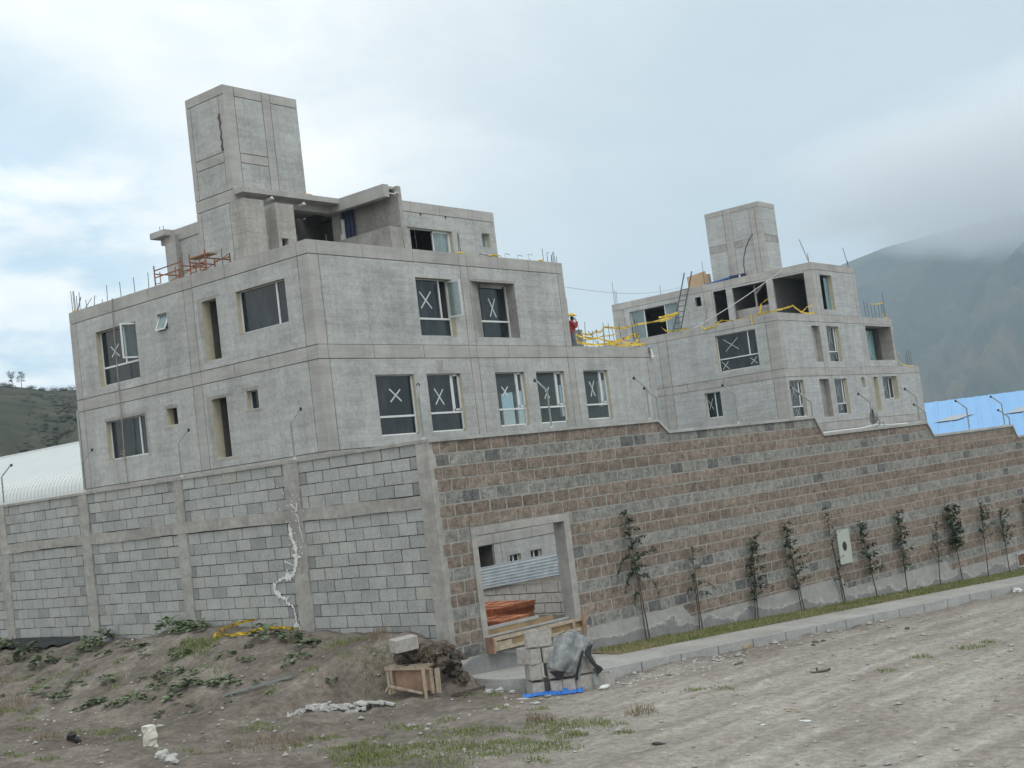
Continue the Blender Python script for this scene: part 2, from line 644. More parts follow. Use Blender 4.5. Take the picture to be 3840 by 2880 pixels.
def facade(par, F, lim, cols, floors, beams, bj, holes, mats, nobeam=()):
    """columns, beams and panels of one face of a building; every column and beam is a part"""
    u0, u1 = lim
    z_all = [z for f in floors for z in f] + [z for f in beams for z in f]
    w = MB()
    back(w, F, u0 + .051, u1, min(z_all), max(z_all) - .02, holes)
    w.build('joint_backing', M['raw'], par)
    for i, (c0, c1) in enumerate(cols):
        mb = MB()
        for (z0, z1) in floors:
            slab(mb, F, c0, c1, z0, z1, holes, g=(0 if abs(c0 - u0) < .01 else G, 0 if abs(c1 - u1) < .01 else G, G, G))
        mb.build('column', mats[1], par)
    for (z0, z1), js in zip(beams, bj):
        mb = MB()
        e = [u0] + [j for j in js if u0 < j < u1] + [u1]
        for a, b in zip(e, e[1:]):
            slab(mb, F, a, b, z0, z1, (), g=(0 if a == u0 else .008, 0 if b == u1 else .008, G, 0 if z1 == max(z_all) else G))
        mb.build('beam', mats[1], par)
    gaps, p = [], u0
    for c0, c1 in sorted(cols) + [(u1, u1)]:
        if c0 - p > .08:
            gaps.append((p, c0))
        p = c1
    for (z0, z1) in floors:
        mb = MB()
        for a, b in gaps:
            slab(mb, F, a, b, z0, z1, holes)
        mb.build('wall_panel', mats[0], par)


def window(par, F, u0, u1, z0, z1, dep=.2, mull=None, trans=None, glass=None, panes=None, marks=(), sash=(), reveal='cream',
           frame=True, splay=None, tw=.023, fw=.045, name='window'):
    """a window of a building: frame > reveal, pane, sash, tape marks"""
    mb = MB()
    D0, D1 = -dep, -dep + .05
    if frame:
        fz = [(u0, u1, z0, z0 + fw), (u0, u1, z1 - fw * .6, z1), (u0, u0 + fw, z0, z1), (u1 - fw, u1, z0, z1)]
        for a in fz:
            mb.fbox(F, *a, D0, D1)
        if trans:
            mb.fbox(F, u0, u1, trans - .028, trans + .028, D0 - .003, D1 + .006)
        for m_ in ([mull] if isinstance(mull, (int, float)) else (mull or [])):
            mb.fbox(F, m_ - .03, m_ + .03, trans or z0, z1, D0 - .002, D1 + .004)
        for s_ in sash:                                   # fixed casement frames
            a, b, c, d = s_
            for r in ((a, b, c, c + .05), (a, b, d - .05, d), (a, a + .05, c, d), (b - .05, b, c, d)):
                mb.fbox(F, *r, D0 + .004, D1 + .012)
    else:
        mb.fbox(F, u0, u1, z0, z0 + .015, D0, -.01)
    w = mb.build(name, M['alu'] if frame else M['cream'], par)
    rv = MB()
    for p, q in (((u0, z0), (u1, z0)), ((u1, z0), (u1, z1)), ((u1, z1), (u0, z1)), ((u0, z1), (u0, z0))):
        if splay and p[0] == u0 and q[0] == u0:
            rv.face([F(u0, z1, .002), F(u0, z0, .002), F(splay, z0, D0 + .02), F(splay, z1, D0 + .02)])
            continue
        rv.face([F(*p, .002), F(*q, .002), F(*q, D0 - .03), F(*p, D0 - .03)])
    rv.build('reveal', M[reveal], w)
    for p_ in (panes if panes is not None else [(u0, u1, z0, z1)]):
        pn = MB()
        pn.fbox(F, p_[0] + .01, p_[1] - .01, p_[2] + .01, p_[3] - .01, D0 + .018, D0 + .026)
        pn.build('pane', glass or M['glass'], w)
    for (mu, mz, sx, sz) in marks:
        tb = MB()
        for k in (-1, 1):
            a = Vector(F(mu - sx, mz - k * sz, D0 + .031 + (k + 1) * .002))
            c = Vector(F(mu + sx * R(.85, 1.1), mz + k * sz * R(.85, 1.1), D0 + .031 + (k + 1) * .002))
            nrm = Vector(F(0, 0, 1)) - Vector(F(0, 0, 0))
            t = (c - a).normalized()
            sd = nrm.cross(t).normalized() * tw
            tb.face([a - sd, a + sd, c + sd, c - sd])
        tb.build('tape_cross', M['tapex'], w)
    return w


def dark_room(mb, F, u0, u1, z0, z1, d0=-.24, d1=-3.):
    """inside of a room seen through an opening"""
    for p, q in (((u0, z0), (u1, z0)), ((u1, z0), (u1, z1)), ((u1, z1), (u0, z1)), ((u0, z1), (u0, z0))):
        mb.face([F(*p, d0), F(*q, d0), F(*q, d1), F(*p, d1)])
    mb.face([F(u0, z0, d1), F(u1, z0, d1), F(u1, z1, d1), F(u0, z1, d1)])


def open_sash(par, F, hinge_u, z0, z1, width, ang, dep, sgn=1, glass=None):
    """casement swung out of the wall about a vertical hinge"""
    o = Vector(F(hinge_u, 0, -dep + .05))
    out = (Vector(F(0, 0, 1)) - Vector(F(0, 0, 0)))
    al = (Vector(F(1, 0, 0)) - Vector(F(0, 0, 0))) * sgn
    d = al * math.cos(ang) + out * math.sin(ang)
    nrm = d.cross(Vector((0, 0, 1)))
    mb = MB()

    def bar(a0, a1, c0, c1):
        mb.obox(o + d * (a0 + a1) / 2 + Vector((0, 0, (c0 + c1) / 2)), d * (a1 - a0) / 2, nrm * .018, Vector((0, 0, (c1 - c0) / 2)))
    t = .05
    for r in ((0, width, z0, z0 + t), (0, width, z1 - t, z1), (0, t, z0 + t, z1 - t), (width - t, width, z0 + t, z1 - t)):
        bar(*r)
    s = mb.build('open_sash', M['alu'], par)
    pn = MB()
    pn.obox(o + d * width / 2 + Vector((0, 0, (z0 + z1) / 2)), d * (width / 2 - t), nrm * .003, Vector((0, 0, (z1 - z0) / 2 - t)))
    pn.build('pane', glass or M['frost'], s)
    return s


def bar_part(par, base, h, lean=(0, 0), hook=0., r=.011, mat=None):
    """reinforcing bar cast into the concrete it stands on"""
    mb = MB()
    b = Vector(base)
    t = b + Vector((lean[0], lean[1], h))
    pts = [b - Vector((0, 0, .12)), b, t]
    if hook:
        pts.append(t + Vector((hook * .6, -hook * .5, -hook * .25)))
    mb.tube(pts, r, 5)
    return mb.build('rebar', mat or M['rebar'], par)


# ------------------------------------------------------------------ near building
XA, YA_ = 23.633, 25.134
A = thing('concrete_building', 'unfinished grey concrete building with a tall stair tower, behind the grey block wall corner', 'building', (XA, YA_, -.3))
LA, RA = FX(XA), FY(YA_)
BE = [(9.32, 9.71), (6.42, 6.81), (3.52, 3.91), (.66, .99)]
FLR = [(6.81, 9.32), (3.91, 6.42), (.99, 3.52), (-.3, .66)]
jl = [25.57, 27.12, 28.67, 30.21, 30.63, 32.35, 34.54, 36.33]
jr = [24.0, 25.77, 27.86, 29.94, 30.3, 31.88, 33.48, 35.04, 35.39, 36.94, 38.53]
wl = dict(L1=(33.15, 35.3, 7.07, 8.83), s1=(31.54, 32.02, 8.33, 8.83), n1=(29.17, 29.84, 7.05, 8.83), big=(26.16, 28.28, 7.6, 8.83),
          L2=(33.13, 35.22, 4.69, 5.93), s2=(31.51, 32.02, 5.41, 5.93), n2=(29.17, 29.86, 4.18, 5.93), s3=(27.77, 28.27, 5.42, 5.95))
facade(A, LA, (YA_, 36.69), [(25.134, 25.57), (30.22, 30.64), (36.34, 36.69)], FLR, BE, [jl] * 4, list(wl.values()), (M['panel'], M['beam']))
wr = dict(U1=(27.84, 29.47, 7.09, 8.86), U2=(30.35, 32.58, 7.08, 8.86), D1=(25.7, 27.3, 4.2, 5.95), D2=(27.85, 29.4, 4.21, 5.95),
          D3=(31.05, 32.55, 4.24, 5.96), D4=(33.17, 34.74, 4.24, 5.96), D5=(35.85, 37.34, 4.26, 5.97),
          b1=(27.2, 29.97, -.3, .66), b2=(30.66, 31.21, -.45, .24), b3=(31.72, 32.3, -.45, .25), b4=(33.4, 34.2, -.45, .25))
facade(A, RA, (XA, 40.4), [(XA, 24.02), (29.95, 30.32), (35.04, 35.39), (40.05, 40.4)], FLR[1:], BE[1:], [jr, jr, [24., 27.1, 29.98, 30.33, 31.93, 34.]], list(wr.values()), (M['panel'], M['beam']))
facade(A, RA, (XA, 35.39), [(XA, 24.02), (29.95, 30.32), (35.04, 35.39)], FLR[:1], BE[:1], [jr], list(wr.values()), (M['panel'], M['beam']))
# floors, roof, rear walls, rear wing
mb = MB()
mb.box(XA + .04, 35.33, YA_ + .04, 36.66, 9.40, 9.70)
mb.box(XA + .04, 40.36, YA_ + .04, 36.66, 6.50, 6.80)
mb.box(XA + .04, 40.36, YA_ + .04, 36.66, 3.60, 3.86)
mb.box(XA + .04, 40.36, YA_ + .04, 36.66, .70, .95)
mb.build('floor_slab', M['raw'], A)
mb = MB()
for r in split_rect(XA, 40.4, -.3, 6.5, [(42.0, 43, 4.2, 5.9)]):
    mb.box(r[0], r[1], 36.66, 36.8, r[2], r[3])
for r in split_rect(YA_ + .04, 36.66, -.3, 6.81, [(31.2, 31.82, 4.7, 6.05), (31.9, 32.6, 4.7, 6.05), (29.1, 29.62, 4.75, 6.0), (27.2, 27.75, 4.9, 5.9)]):
    mb.box(40.36, 40.5, r[0], r[1], r[2], r[3])
mb.box(35.35, 35.37, YA_ + .1, 28.6, 6.81, 9.69)
mb.build('rear_wall', M['panel'], A)
mb = MB()
mb.box(35.4, 40.3, 28.63, 36.8, 6.815, 9.71)
mb.box(40.5, 42.7, 30.3, 36.8, 6.5, 9.71)
mb.build('rear_wing', M['panel'], A)
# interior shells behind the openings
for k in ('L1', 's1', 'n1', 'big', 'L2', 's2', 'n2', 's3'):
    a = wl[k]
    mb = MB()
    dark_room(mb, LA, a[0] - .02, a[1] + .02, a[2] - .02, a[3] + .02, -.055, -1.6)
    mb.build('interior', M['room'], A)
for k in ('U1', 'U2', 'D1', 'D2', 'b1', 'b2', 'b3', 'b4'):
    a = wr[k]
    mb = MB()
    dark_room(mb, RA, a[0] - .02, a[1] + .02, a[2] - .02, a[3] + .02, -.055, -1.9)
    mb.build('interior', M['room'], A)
# windows, left face
w = window(A, LA, *wl['L1'], .22, mull=34.02, trans=7.65, marks=[(34.6, 8.13, .22, .2)])
open_sash(w, LA, 33.2, 7.70, 8.80, .60, math.radians(72), .22, glass=M['clear'])
w = window(A, LA, *wl['s1'], .14, panes=[])
mb = MB()
o, d = Vector(LA(31.78, 8.8, -.1)), Vector((-.20, 0, -.46))
for u in (-.22, .22):
    mb.beam(o + Vector((0, u, 0)), o + Vector((0, u, 0)) + d, .04, .03)
mb.beam(o + d + Vector((0, -.24, 0)), o + d + Vector((0, .24, 0)), .04, .04)
s = mb.build('open_sash', M['alu'], w)
pn = MB()
pn.face([o + Vector((0, -.21, 0)), o + Vector((0, .21, 0)), o + Vector((0, .21, 0)) + d, o + Vector((0, -.21, 0)) + d])
pn.build('pane', M['frost'], s)
window(A, LA, *wl['n1'], .27, frame=False, panes=[], name='opening')
mb = MB()
mb.fbox(LA, 29.17, 29.45, 7.06, 8.8, -.36, -.34)
mb.build('inner_panel', M['raw'], A)

def smear(par, F, pts, mat='raw'):
    """patch of darker unfinished render, a couple of millimetres proud of the panel"""
    q = MB()
    for poly in pts:
        n_ = []
        for i, p in enumerate(poly):
            r_ = poly[(i + 1) % len(poly)]
            for k in range(4):
                f = k / 4
                u, z = p[0] + (r_[0] - p[0]) * f, p[1] + (r_[1] - p[1]) * f
                j = .02 if k else 0
                n_.append((u + R(-j, j), z + R(-j, j)))
        q.face([F(u, z, .003) for u, z in n_])
    return q.build('render_patch', M[mat], par)


smear(A, LA, [[(29.85, 7.0), (30.0, 7.0), (30.08, 8.86), (29.85, 8.86)], [(28.9, 8.86), (30.06, 8.86), (30.0, 8.93), (28.95, 8.9)]])
smear(A, LA, [[(29.87, 4.1), (30.02, 4.1), (30.1, 5.96), (29.87, 5.96)], [(28.85, 5.96), (30.08, 5.96), (30.02, 6.03), (28.9, 6.0)], [(28.8, 4.1), (29.87, 4.1), (29.87, 4.17), (28.9, 4.17)]])
smear(A, LA, [[(33.05, 5.94), (35.3, 5.94), (35.25, 6.02), (33.1, 6.0)], [(32.98, 4.6), (33.12, 4.62), (33.12, 5.95), (33.03, 5.98)]])
smear(A, LA, [[(31.4, 5.94), (32.12, 5.94), (32.1, 6.03), (31.45, 6.02)]])
smear(A, LA, [[(27.65, 5.96), (28.38, 5.96), (28.35, 6.06), (27.7, 6.05)], [(27.6, 5.32), (28.4, 5.33), (28.3, 5.41), (27.65, 5.41)]])
smear(A, RA, [[(30.25, 8.87), (32.66, 8.87), (32.6, 8.95), (30.35, 8.93)]])
smear(A, RA, [[(28.3, 5.97), (28.6, 5.97), (28.65, 6.38), (28.35, 6.36)]])
window(A, LA, *wl['big'], .2, mull=26.68)
window(A, LA, *wl['L2'], .2, mull=33.62)
window(A, LA, *wl['s2'], .22, frame=False, panes=[], name='opening')
window(A, LA, *wl['n2'], .29, frame=False, panes=[], name='opening')
w = window(A, LA, *wl['s3'], .2, fw=.025)
# windows, right face
a = wr['U1']
w = window(A, RA, *a, .25, mull=29.07, trans=7.65, panes=[(a[0], 29.07, 7.65, a[3]), (a[0], a[1], a[2], 7.65)], marks=[(28.45, 8.22, .25, .25)])
open_sash(w, RA, 29.43, 7.69, 8.82, .50, math.radians(98), .25, -1, glass=M['clear'])
mb = MB()
a = wr['U2']
window(A, RA, *a, .42, trans=7.66, panes=[(31.24, 32.3, 7.08, 8.75)], marks=[(31.8, 8.12, .16, .3)], splay=31.22, reveal='raw', frame=True)
mb.fbox(RA, 30.4, 31.22, 7.08, 8.86, -.47, -.44)
mb.fbox(RA, 31.2, 32.3, 8.74, 8.86, -.44, -.3)
mb.build('infill', M['raw'], A)
window(A, RA, *wr['D1'], .16, trans=4.75, marks=[(26.57, 5.36, .24, .19)])
for k, m_, mk in (('D2', 29.02, (28.45, 5.28, .2, .24)), ('D3', 32.2, (31.6, 5.36, .15, .15)), ('D4', 34.34, (33.8, 5.26, .15, .2)), ('D5', 36.95, (36.47, 5.33, .14, .26))):
    a = wr[k]
    window(A, RA, *a, .16, mull=m_, trans=4.78, marks=[mk], sash=[(m_ + .02, a[1] - .03, 4.83, a[3] - .02)], glass=M['clear'] if k in ('D3', 'D4', 'D5') else None)
for k, m_ in (('b2', 30.94), ('b3', 32.0), ('b4', 33.8)):
    a = wr[k]
    w = window(A, RA, *a, .14, mull=m_)
    mb = MB()
    for r in split_rect(a[0] - .1, a[1] + .1, a[2], a[3] + .13, [a]):
        mb.fbox(RA, *r, -.01, .016)
    mb.build('raised_surround', M['panel'], w)
# the things seen through the two lower windows: rear windows open to the sky
# stair tower
tw = MB()
tw.box(25.852, 28.9, 30.502, 32.35, 12.42, 15.95)
tw.box(25.852, 26.1, 30.502, 32.35, 9.7, 12.42)
T = tw.build('stair_tower', M['raw'], A)
TL, TR = FX(25.8), FY(30.45)
mb = MB()
for z0, z1 in ((9.7, 12.22), (12.61, 13.53), (13.86, 15.67)):
    slab(mb, TL, 30.72, 32.12, z0, z1)
for r in ((26.24, 27.38, 12.61, 13.5), (26.24, 27.38, 13.81, 15.65), (27.73, 28.9, 12.61, 15.65)):
    slab(mb, TR, *r)
mb.build('wall_panel', M['panel'], T)


def piece(name, mat, par, F, *r, g=(G, G, G, G)):
    q = MB()
    for r_ in (r if isinstance(r[0], tuple) else (r,)):
        slab(q, F, *r_, g=g)
    return q.build(name, mat, par)


piece('column', M['beam'], T, TL, (30.45, 30.72, 9.7, 12.22), (30.45, 30.72, 12.61, 15.67), g=(0, G, G, G))
piece('column', M['beam'], T, TL, (32.12, 32.35, 9.7, 12.22), (32.12, 32.35, 12.61, 15.67), g=(G, 0, G, G))
piece('column', M['beam'], T, TR, 25.8, 26.24, 9.7, 15.97, g=(0, G, G, 0))
piece('column', M['beam'], T, TR, 27.38, 27.73, 12.61, 15.97, g=(G, G, G, 0))
piece('beam', M['beam'], T, TL, 30.45, 32.35, 12.22, 12.61, g=(0, 0, G, G))
piece('beam', M['beam'], T, TL, 30.72, 32.12, 13.53, 13.86)
piece('beam', M['beam'], T, TL, 30.45, 32.35, 15.67, 15.97, g=(0, 0, G, 0))
piece('beam', M['beam'], T, TR, 26.24, 27.38, 13.5, 13.81)
piece('beam', M['beam'], T, TR, (26.24, 27.38, 15.65, 15.97), (27.73, 28.9, 15.65, 15.97), g=(G, G, G, 0))
mb = MB()
mb.face([(25.8, 30.45, 15.965), (28.9, 30.45, 15.965), (28.9, 32.35, 15.965), (25.8, 32.35, 15.965)])
mb.build('tower_top', M['beam'], T)
mb = MB()
for i in range(14):
    z = 13.95 + i * .085
    mb.lump((25.79, 30.73 + .03 * math.sin(i * 1.7), z), .03, R(.02, .06), R(.04, .07), 1, .5, seed=i)
mb.build('broken_edge', M['soil'], T)
# penthouse
mb = MB()
mb.box(25.83, 29.96, 30.05, 32.3, 12.43, 12.605)
mb.box(29.96, 30.2, 27.96, 30.9, 12.19, 12.607)
mb.box(30.2, 30.60, 28.1, 34.4, 12.52, 12.604)
cn = mb.build('canopy', M['beam'], A)
mb = MB()
mb.box(30.60, 30.77, 27.955, 30.35, 9.7, 12.61)
mb.build('fin_wall', M['raw'], A)
mb = MB()
mb.box(26.2, 31.3, 30.55, 30.85, 12.2, 12.428)
mb.build('canopy_beam', M['beam'], A)
mb = MB()
mb.box(30.35, 31.1, 30.56, 30.9, 9.7, 12.2)
mb.build('column', M['beam'], A)
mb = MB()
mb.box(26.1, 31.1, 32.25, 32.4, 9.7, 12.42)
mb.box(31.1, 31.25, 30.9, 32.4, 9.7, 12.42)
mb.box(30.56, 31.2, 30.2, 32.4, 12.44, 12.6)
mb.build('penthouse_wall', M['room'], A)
for (x0, x1, y0, y1, zt, hole) in ((24.9, 25.7, 29.0, 29.6, 11.89, None), (26.15, 26.89, 29.0, 30.9, 11.86, (26.28, 26.54, 10.5, 10.76))):
    mb = MB()
    if hole:
        for r in split_rect(x0, x1, 9.7, zt, [hole]):
            mb.box(r[0], r[1], y0, y1, r[2], r[3])
    else:
        mb.box(x0, x1, y0, y1, 9.7, zt)
    mb.build('block_pier', M['pier'], A)
mb = MB()
mb.box(26.28, 26.54, 29.2, 29.24, 10.5, 10.76)
mb.build('pier_recess', M['black'], A)
mb = MB()
mb.box(29.9, 30.04, 27.83, 31.1, 9.7, 11.18)
mb.box(30.04, 30.85, 27.83, 27.94, 9.7, 11.16)
mb.build('parapet', M['raw'], A)
# props inside the penthouse
mb = MB()
for i in range(11):
    x, y = R(28.5, 30.2), R(31.0, 31.9)
    mb.tube([(x, y, 9.7), (x + R(-.12, .12), y, R(10.6, 12.2))], .014, 5)
mb.build('formwork_prop', M['cable'], A)
mb = MB()
for x, z in ((27.0, 12.34), (28.35, 12.28)):
    mb.tube([(x, 30.04, z), (x, 30.3, z - .02)], [.05, .05], 8)
    mb.tube([(x, 30.02, z), (x + .02, 29.99, z - .06)], [.02, .01], 6)
mb.tube([(30.3, 28.05, 12.35), (30.42, 27.93, 12.30), (30.5, 27.93, 12.38), (30.62, 27.93, 12.34), (30.66, 27.94, 12.28)], .02, 6)
mb.build('conduit_end', M['white'], A)
# right hand block of the penthouse
RB = FY(29.35)
hs = [(32.4, 34.78, 9.72, 11.69), (36.46, 36.93, 11.24, 11.77)]
facade(A, RB, (30.8, 37.3), [], [(9.7, 12.23)], [(12.23, 12.61)], [[32.7, 34.23, 35.81]], hs, (M['panel'], M['beam']))
mb = MB()
mb.box(30.8, 37.3, 29.4, 36.2, 12.3, 12.58)
mb.box(37.2, 37.29, 29.4, 36.2, 9.71, 12.3)
mb.box(30.8, 37.2, 36.1, 36.2, 9.71, 12.3)
dark_room(mb, RB, 32.2, 35.4, 9.72, 12.2, -.3, -3)
mb.build('penthouse_block', M['room'], A)
window(A, RB, 32.4, 34.78, 9.72, 11.69, .2, mull=33.87, panes=[(33.87, 34.72, 9.75, 11.66)], glass=M['frost'], sash=[(33.83, 34.72, 9.75, 11.66)])
window(A, RB, 36.46, 36.93, 11.24, 11.77, .25, fw=.025, glass=M['frost'])
mb = MB()
for x in (33.18, 34.51):
    mb.tube([(x, 29.348, 12.19), (x, 29.336, 12.19)], .045, 10)
mb.build('drain_hole', M['black'], A)
# block at the far left of the roof
mb = MB()
mb.box(27.1, 29.6, 35.84, 36.66, 12.40, 12.61)
mb.box(27.5, 29.6, 32.42, 36.6, 12.2, 12.6)
mb.build('canopy', M['beam'], A)
mb = MB()
mb.box(27.55, 29.6, 32.45, 35.6, 9.7, 12.2)
mb.build('penthouse_wall', M['panel'], A)
mb = MB()
mb.box(27.35, 27.9, 35.6, 36.2, 9.7, 12.39)
mb.build('column', M['beam'], A)
# bars
for u, h in ((36.62, .74), (36.52, .7), (36.45, .72), (36.35, .53), (36.2, .62), (35.82, .3), (34.95, .16), (34.65, .55), (33.9, .52), (33.17, .53), (32.44, .53), (28.84, .53), (30.69, .79)):
    bar_part(A, (XA + .12, u, 9.70), h, (R(-.02, .02), R(-.03, .03)))
bar_part(A, (XA + .12, 35.4, 9.70), .34, (0, -.08), .08)
bar_part(A, (XA + .12, 35.95, 9.70), .3, (0, -.45))
bar_part(A, (XA + .14, 36.4, 9.70), .45, (0, -.28), r=.016)
for u, h, hk in ((30.17, .71, 0), (30.26, .71, 0), (32.45, .19, .2), (33.12, .18, .2), (33.78, .25, .18), (34.56, .49, 0), (34.78, .38, .1), (35.0, .31, 0), (35.06, .32, 0), (35.15, .41, 0), (35.22, .43, 0), (35.3, .27, 0), (31.2, .1, .5), (31.9, .12, .3)):
    bar_part(A, (u, YA_ + .14, 9.70), h, (R(-.05, .05), 0), hk)
for u, z in ((37.18, 7.8), (37.45, 7.85), (38.69, 7.85), (39.04, 7.84), (39.39, 7.72), (37.93, 7.52), (38.31, 7.59), (38.65, 7.56), (39.82, 7.85)):
    bar_part(A, (u, 26.0, 6.8), z - 6.8, (R(-.08, .08), R(-.05, .05)))
for u, z in ((40.0, 7.75), (40.12, 7.9), (40.2, 7.95), (40.28, 7.9), (39.9, 7.6)):
    bar_part(A, (u, 25.5, 6.8), z - 6.8, (R(-.14, .02), 0))
bar_part(A, (38.0, 26.2, 6.8), .75, (-.6, 0))
bar_part(A, (39.2, 26.4, 6.8), .8, (-.9, 0))
for dx, dz in ((.9, .5), (1.5, .55), (2.4, .4)):
    bar_part(A, (29.4 + dx, 27.6, 9.7), dz + .9, (-.1, 0), r=.008)
for x, y, h in ((27.2, 29.2, .0), ):
    pass
bar_part(A, (25.3, 28.5, 9.7), .9, (.08, 0), r=.008)
bar_part(A, (24.4, 30.9, 9.7), .0 + .55, (0, .02), r=.008)
for y in (36.45, 36.25):
    bar_part(A, (27.4, y, 12.6), .25)

# ------------------------------------------------------------------ far building
XB, YB_ = 59.3, 29.16
B = thing('concrete_building', 'terraced concrete building with yellow tape along its edges, beyond the brown wall', 'building', (XB, YB_, -2.6))
LB, RBB = FX(XB), FY(YB_)
BEB = [(8.93, 9.34), (6.0, 6.43), (3.05, 3.48)]
FLB = [(6.43, 8.93), (3.48, 6.0)]
lw = dict(big=(30.49, 32.87, 6.77, 8.71), low=(33.0, 33.95, 4.44, 5.79))
facade(B, LB, (YB_, 42.4), [(29.16, 29.85), (35.85, 36.4)], FLB + [(-2.6, 3.05)], BEB, [[29.87, 30.7, 31.7, 32.72, 33.74, 34.9, 35.85, 36.4, 38, 39.5]] * 3, list(lw.values()), (M['panel_b'], M['beam']))
w2 = dict(n1=(63.15, 64.1, 6.75, 8.72), w=(65.0, 66.6, 6.76, 8.72), big=(70.3, 74.1, 6.8, 8.84))
w1 = dict(a=(59.68, 61.32, 3.9, 5.81), n=(63.22, 64.38, 3.77, 5.82), b=(65.1, 66.7, 3.86, 5.81), c=(68.7, 69.2, 5.27, 5.83), d=(70.42, 71.06, 3.85, 5.84), e=(71.75, 73.95, 4.5, 5.84))
j2 = [59.9, 61.5, 63.0, 64.11, 64.57, 66.3, 68.0, 69.55, 70.13, 72.0, 73.82]
facade(B, RBB, (XB, 74.4), [(XB, 59.7), (64.13, 64.57), (69.55, 70.13), (74.12, 74.4)], FLB[:1], BEB[:1], [j2], list(w2.values()), (M['panel_b'], M['beam']))
facade(B, RBB, (XB, 77.75), [(XB, 59.66), (64.4, 64.81), (69.7, 70.29), (74.13, 74.6)], FLB[1:] + [(-2.6, 3.05)], BEB[1:], [j2 + [75.2, 76.4]] * 2, list(w1.values()), (M['panel_b'], M['beam']))
mb = MB()
mb.box(XB + .04, 74.37, YB_ + .04, 42.4, 9.0, 9.33)
mb.box(XB + .04, 77.7, YB_ + .04, 42.4, 6.1, 6.42)
mb.box(XB + .04, 77.7, YB_ + .04, 42.4, 3.1, 3.44)
mb.build('floor_slab', M['raw'], B)
mb = MB()
mb.box(XB + .1, 77.7, 42.3, 42.4, -2.6, 6.4)
mb.box(XB + .1, 74.3, 42.28, 42.38, 6.42, 9.3)
mb.box(77.6, 77.74, YB_ + .04, 42.3, -2.6, 6.42)
for r in split_rect(29.2, 42.3, 6.43, 9.33, [(30.2, 34.5, 6.9, 8.8)]):
    mb.box(74.28, 74.39, r[0], r[1], r[2], r[3])
mb.build('rear_wall', M['panel_b'], B)
for a in lw.values():
    mb = MB()
    dark_room(mb, LB, a[0] - .02, a[1] + .02, a[2] - .02, a[3] + .02, -.055, -2)
    mb.build('interior', M['room'], B)
for a in [w2['w'], w1['a'], w1['b'], w1['c'], w1['e']]:
    mb = MB()
    dark_room(mb, RBB, a[0] - .02, a[1] + .02, a[2] - .02, a[3] + .02, -.055, -1.6)
    mb.build('interior', M['room'], B)
window(B, LB, *lw['big'], .2, mull=31.02, trans=7.43, tw=.015, marks=[(32.06, 8.14, .42, .3), (32.55, 7.09, .2, .2), (30.86, 7.11, .2, .18)])
window(B, LB, *lw['low'], .2, mull=33.4, tw=.013, marks=[(33.72, 5.17, .14, .3)], panes=[(33.0, 33.85, 4.5, 5.79)])
mb = MB()
for r in ((33.97, 35.78, 4.2, 5.82),):
    slab(mb, lambda u, z, d=0.: LB(u, z, d + .012), *r, dep=.012)
mb.build('infill_panel', M['panel_b'], B)


def niche(a, mat='raw', dep=.28):
    w_ = window(B, RBB, *a, dep, frame=False, panes=[], reveal=mat, name='niche')
    q = MB()
    q.fbox(RBB, a[0], a[1], a[2], a[3], -dep - .02, -dep)
    q.build('niche_back', M[mat], w_)


niche(w2['n1'])
niche(w1['n'])
niche(w1['d'], 'cream')
window(B, RBB, *w2['w'], .25, mull=66.3, trans=7.34, tw=.012, marks=[(65.8, 8.15, .22, .4), (66.3, 7.1, .16, .2)], sash=[(66.32, 66.57, 7.38, 8.7)])
window(B, RBB, *w1['a'], .22, mull=60.95, trans=4.45, tw=.012, marks=[(60.4, 5.3, .25, .35), (60.6, 4.15, .22, .18)], sash=[(60.97, 61.3, 4.5, 5.78)])
window(B, RBB, *w1['b'], .22, mull=66.35, trans=4.45, tw=.012, marks=[(65.8, 5.15, .2, .3), (65.95, 4.25, .15, .16)], sash=[(66.37, 66.68, 4.5, 5.78)])
window(B, RBB, *w1['c'], .22, fw=.03, glass=M['frost'])
window(B, RBB, *w1['e'], .35, mull=73.3, tw=.011, marks=[(72.7, 5.15, .4, .4)], sash=[(73.3, 73.9, 4.54, 5.8)])
a = w2['big']
window(B, RBB, *a, .75, frame=False, panes=[(70.95, 73.0, 6.8, 8.7)], glass=M['teal'], splay=70.93, reveal='raw', tw=.012, marks=[(72.0, 7.7, .75, .7)], name='loggia_window')
mb = MB()
dark_room(mb, RBB, 70.3, 74.1, 6.8, 8.84, -.9, -2.2)
mb.build('interior', M['room'], B)
# set back storey
X3 = 64.2
L3 = FX(X3)
R3 = FY(YB_ + .003)
o3 = dict(slide=(37.72, 41.1, 9.6, 11.6), small=(36.16, 36.55, 11.08, 11.62), door=(34.5, 35.33, 9.36, 11.74), two=(31.95, 34.1, 9.36, 11.72), three=(29.66, 31.55, 9.36, 11.75))
facade(B, L3, (YB_, 42.3), [(29.16, 29.66), (35.42, 35.95), (41.5, 42.3)], [(9.34, 11.84)], [(11.84, 12.24)], [[29.7, 31.3, 32.9, 34.5, 36.0, 37.6, 39.2, 40.8]], list(o3.values()), (M['panel_b'], M['beam']))
rw = (65.08, 66.62, 9.64, 11.6)
facade(B, R3, (X3, 69.9), [(X3, 64.7), (69.5, 69.9)], [(9.34, 11.84)], [(11.84, 12.24)], [[64.8, 66.6, 68.3, 69.64]], [rw], (M['panel_b'], M['beam']))
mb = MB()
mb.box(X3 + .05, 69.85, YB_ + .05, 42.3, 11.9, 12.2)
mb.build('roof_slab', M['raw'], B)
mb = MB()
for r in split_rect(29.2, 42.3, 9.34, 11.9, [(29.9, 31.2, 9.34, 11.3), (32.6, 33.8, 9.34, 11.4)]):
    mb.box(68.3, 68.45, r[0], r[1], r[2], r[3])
mb.box(69.75, 69.88, YB_ + .2, 42.3, 9.34, 11.9)
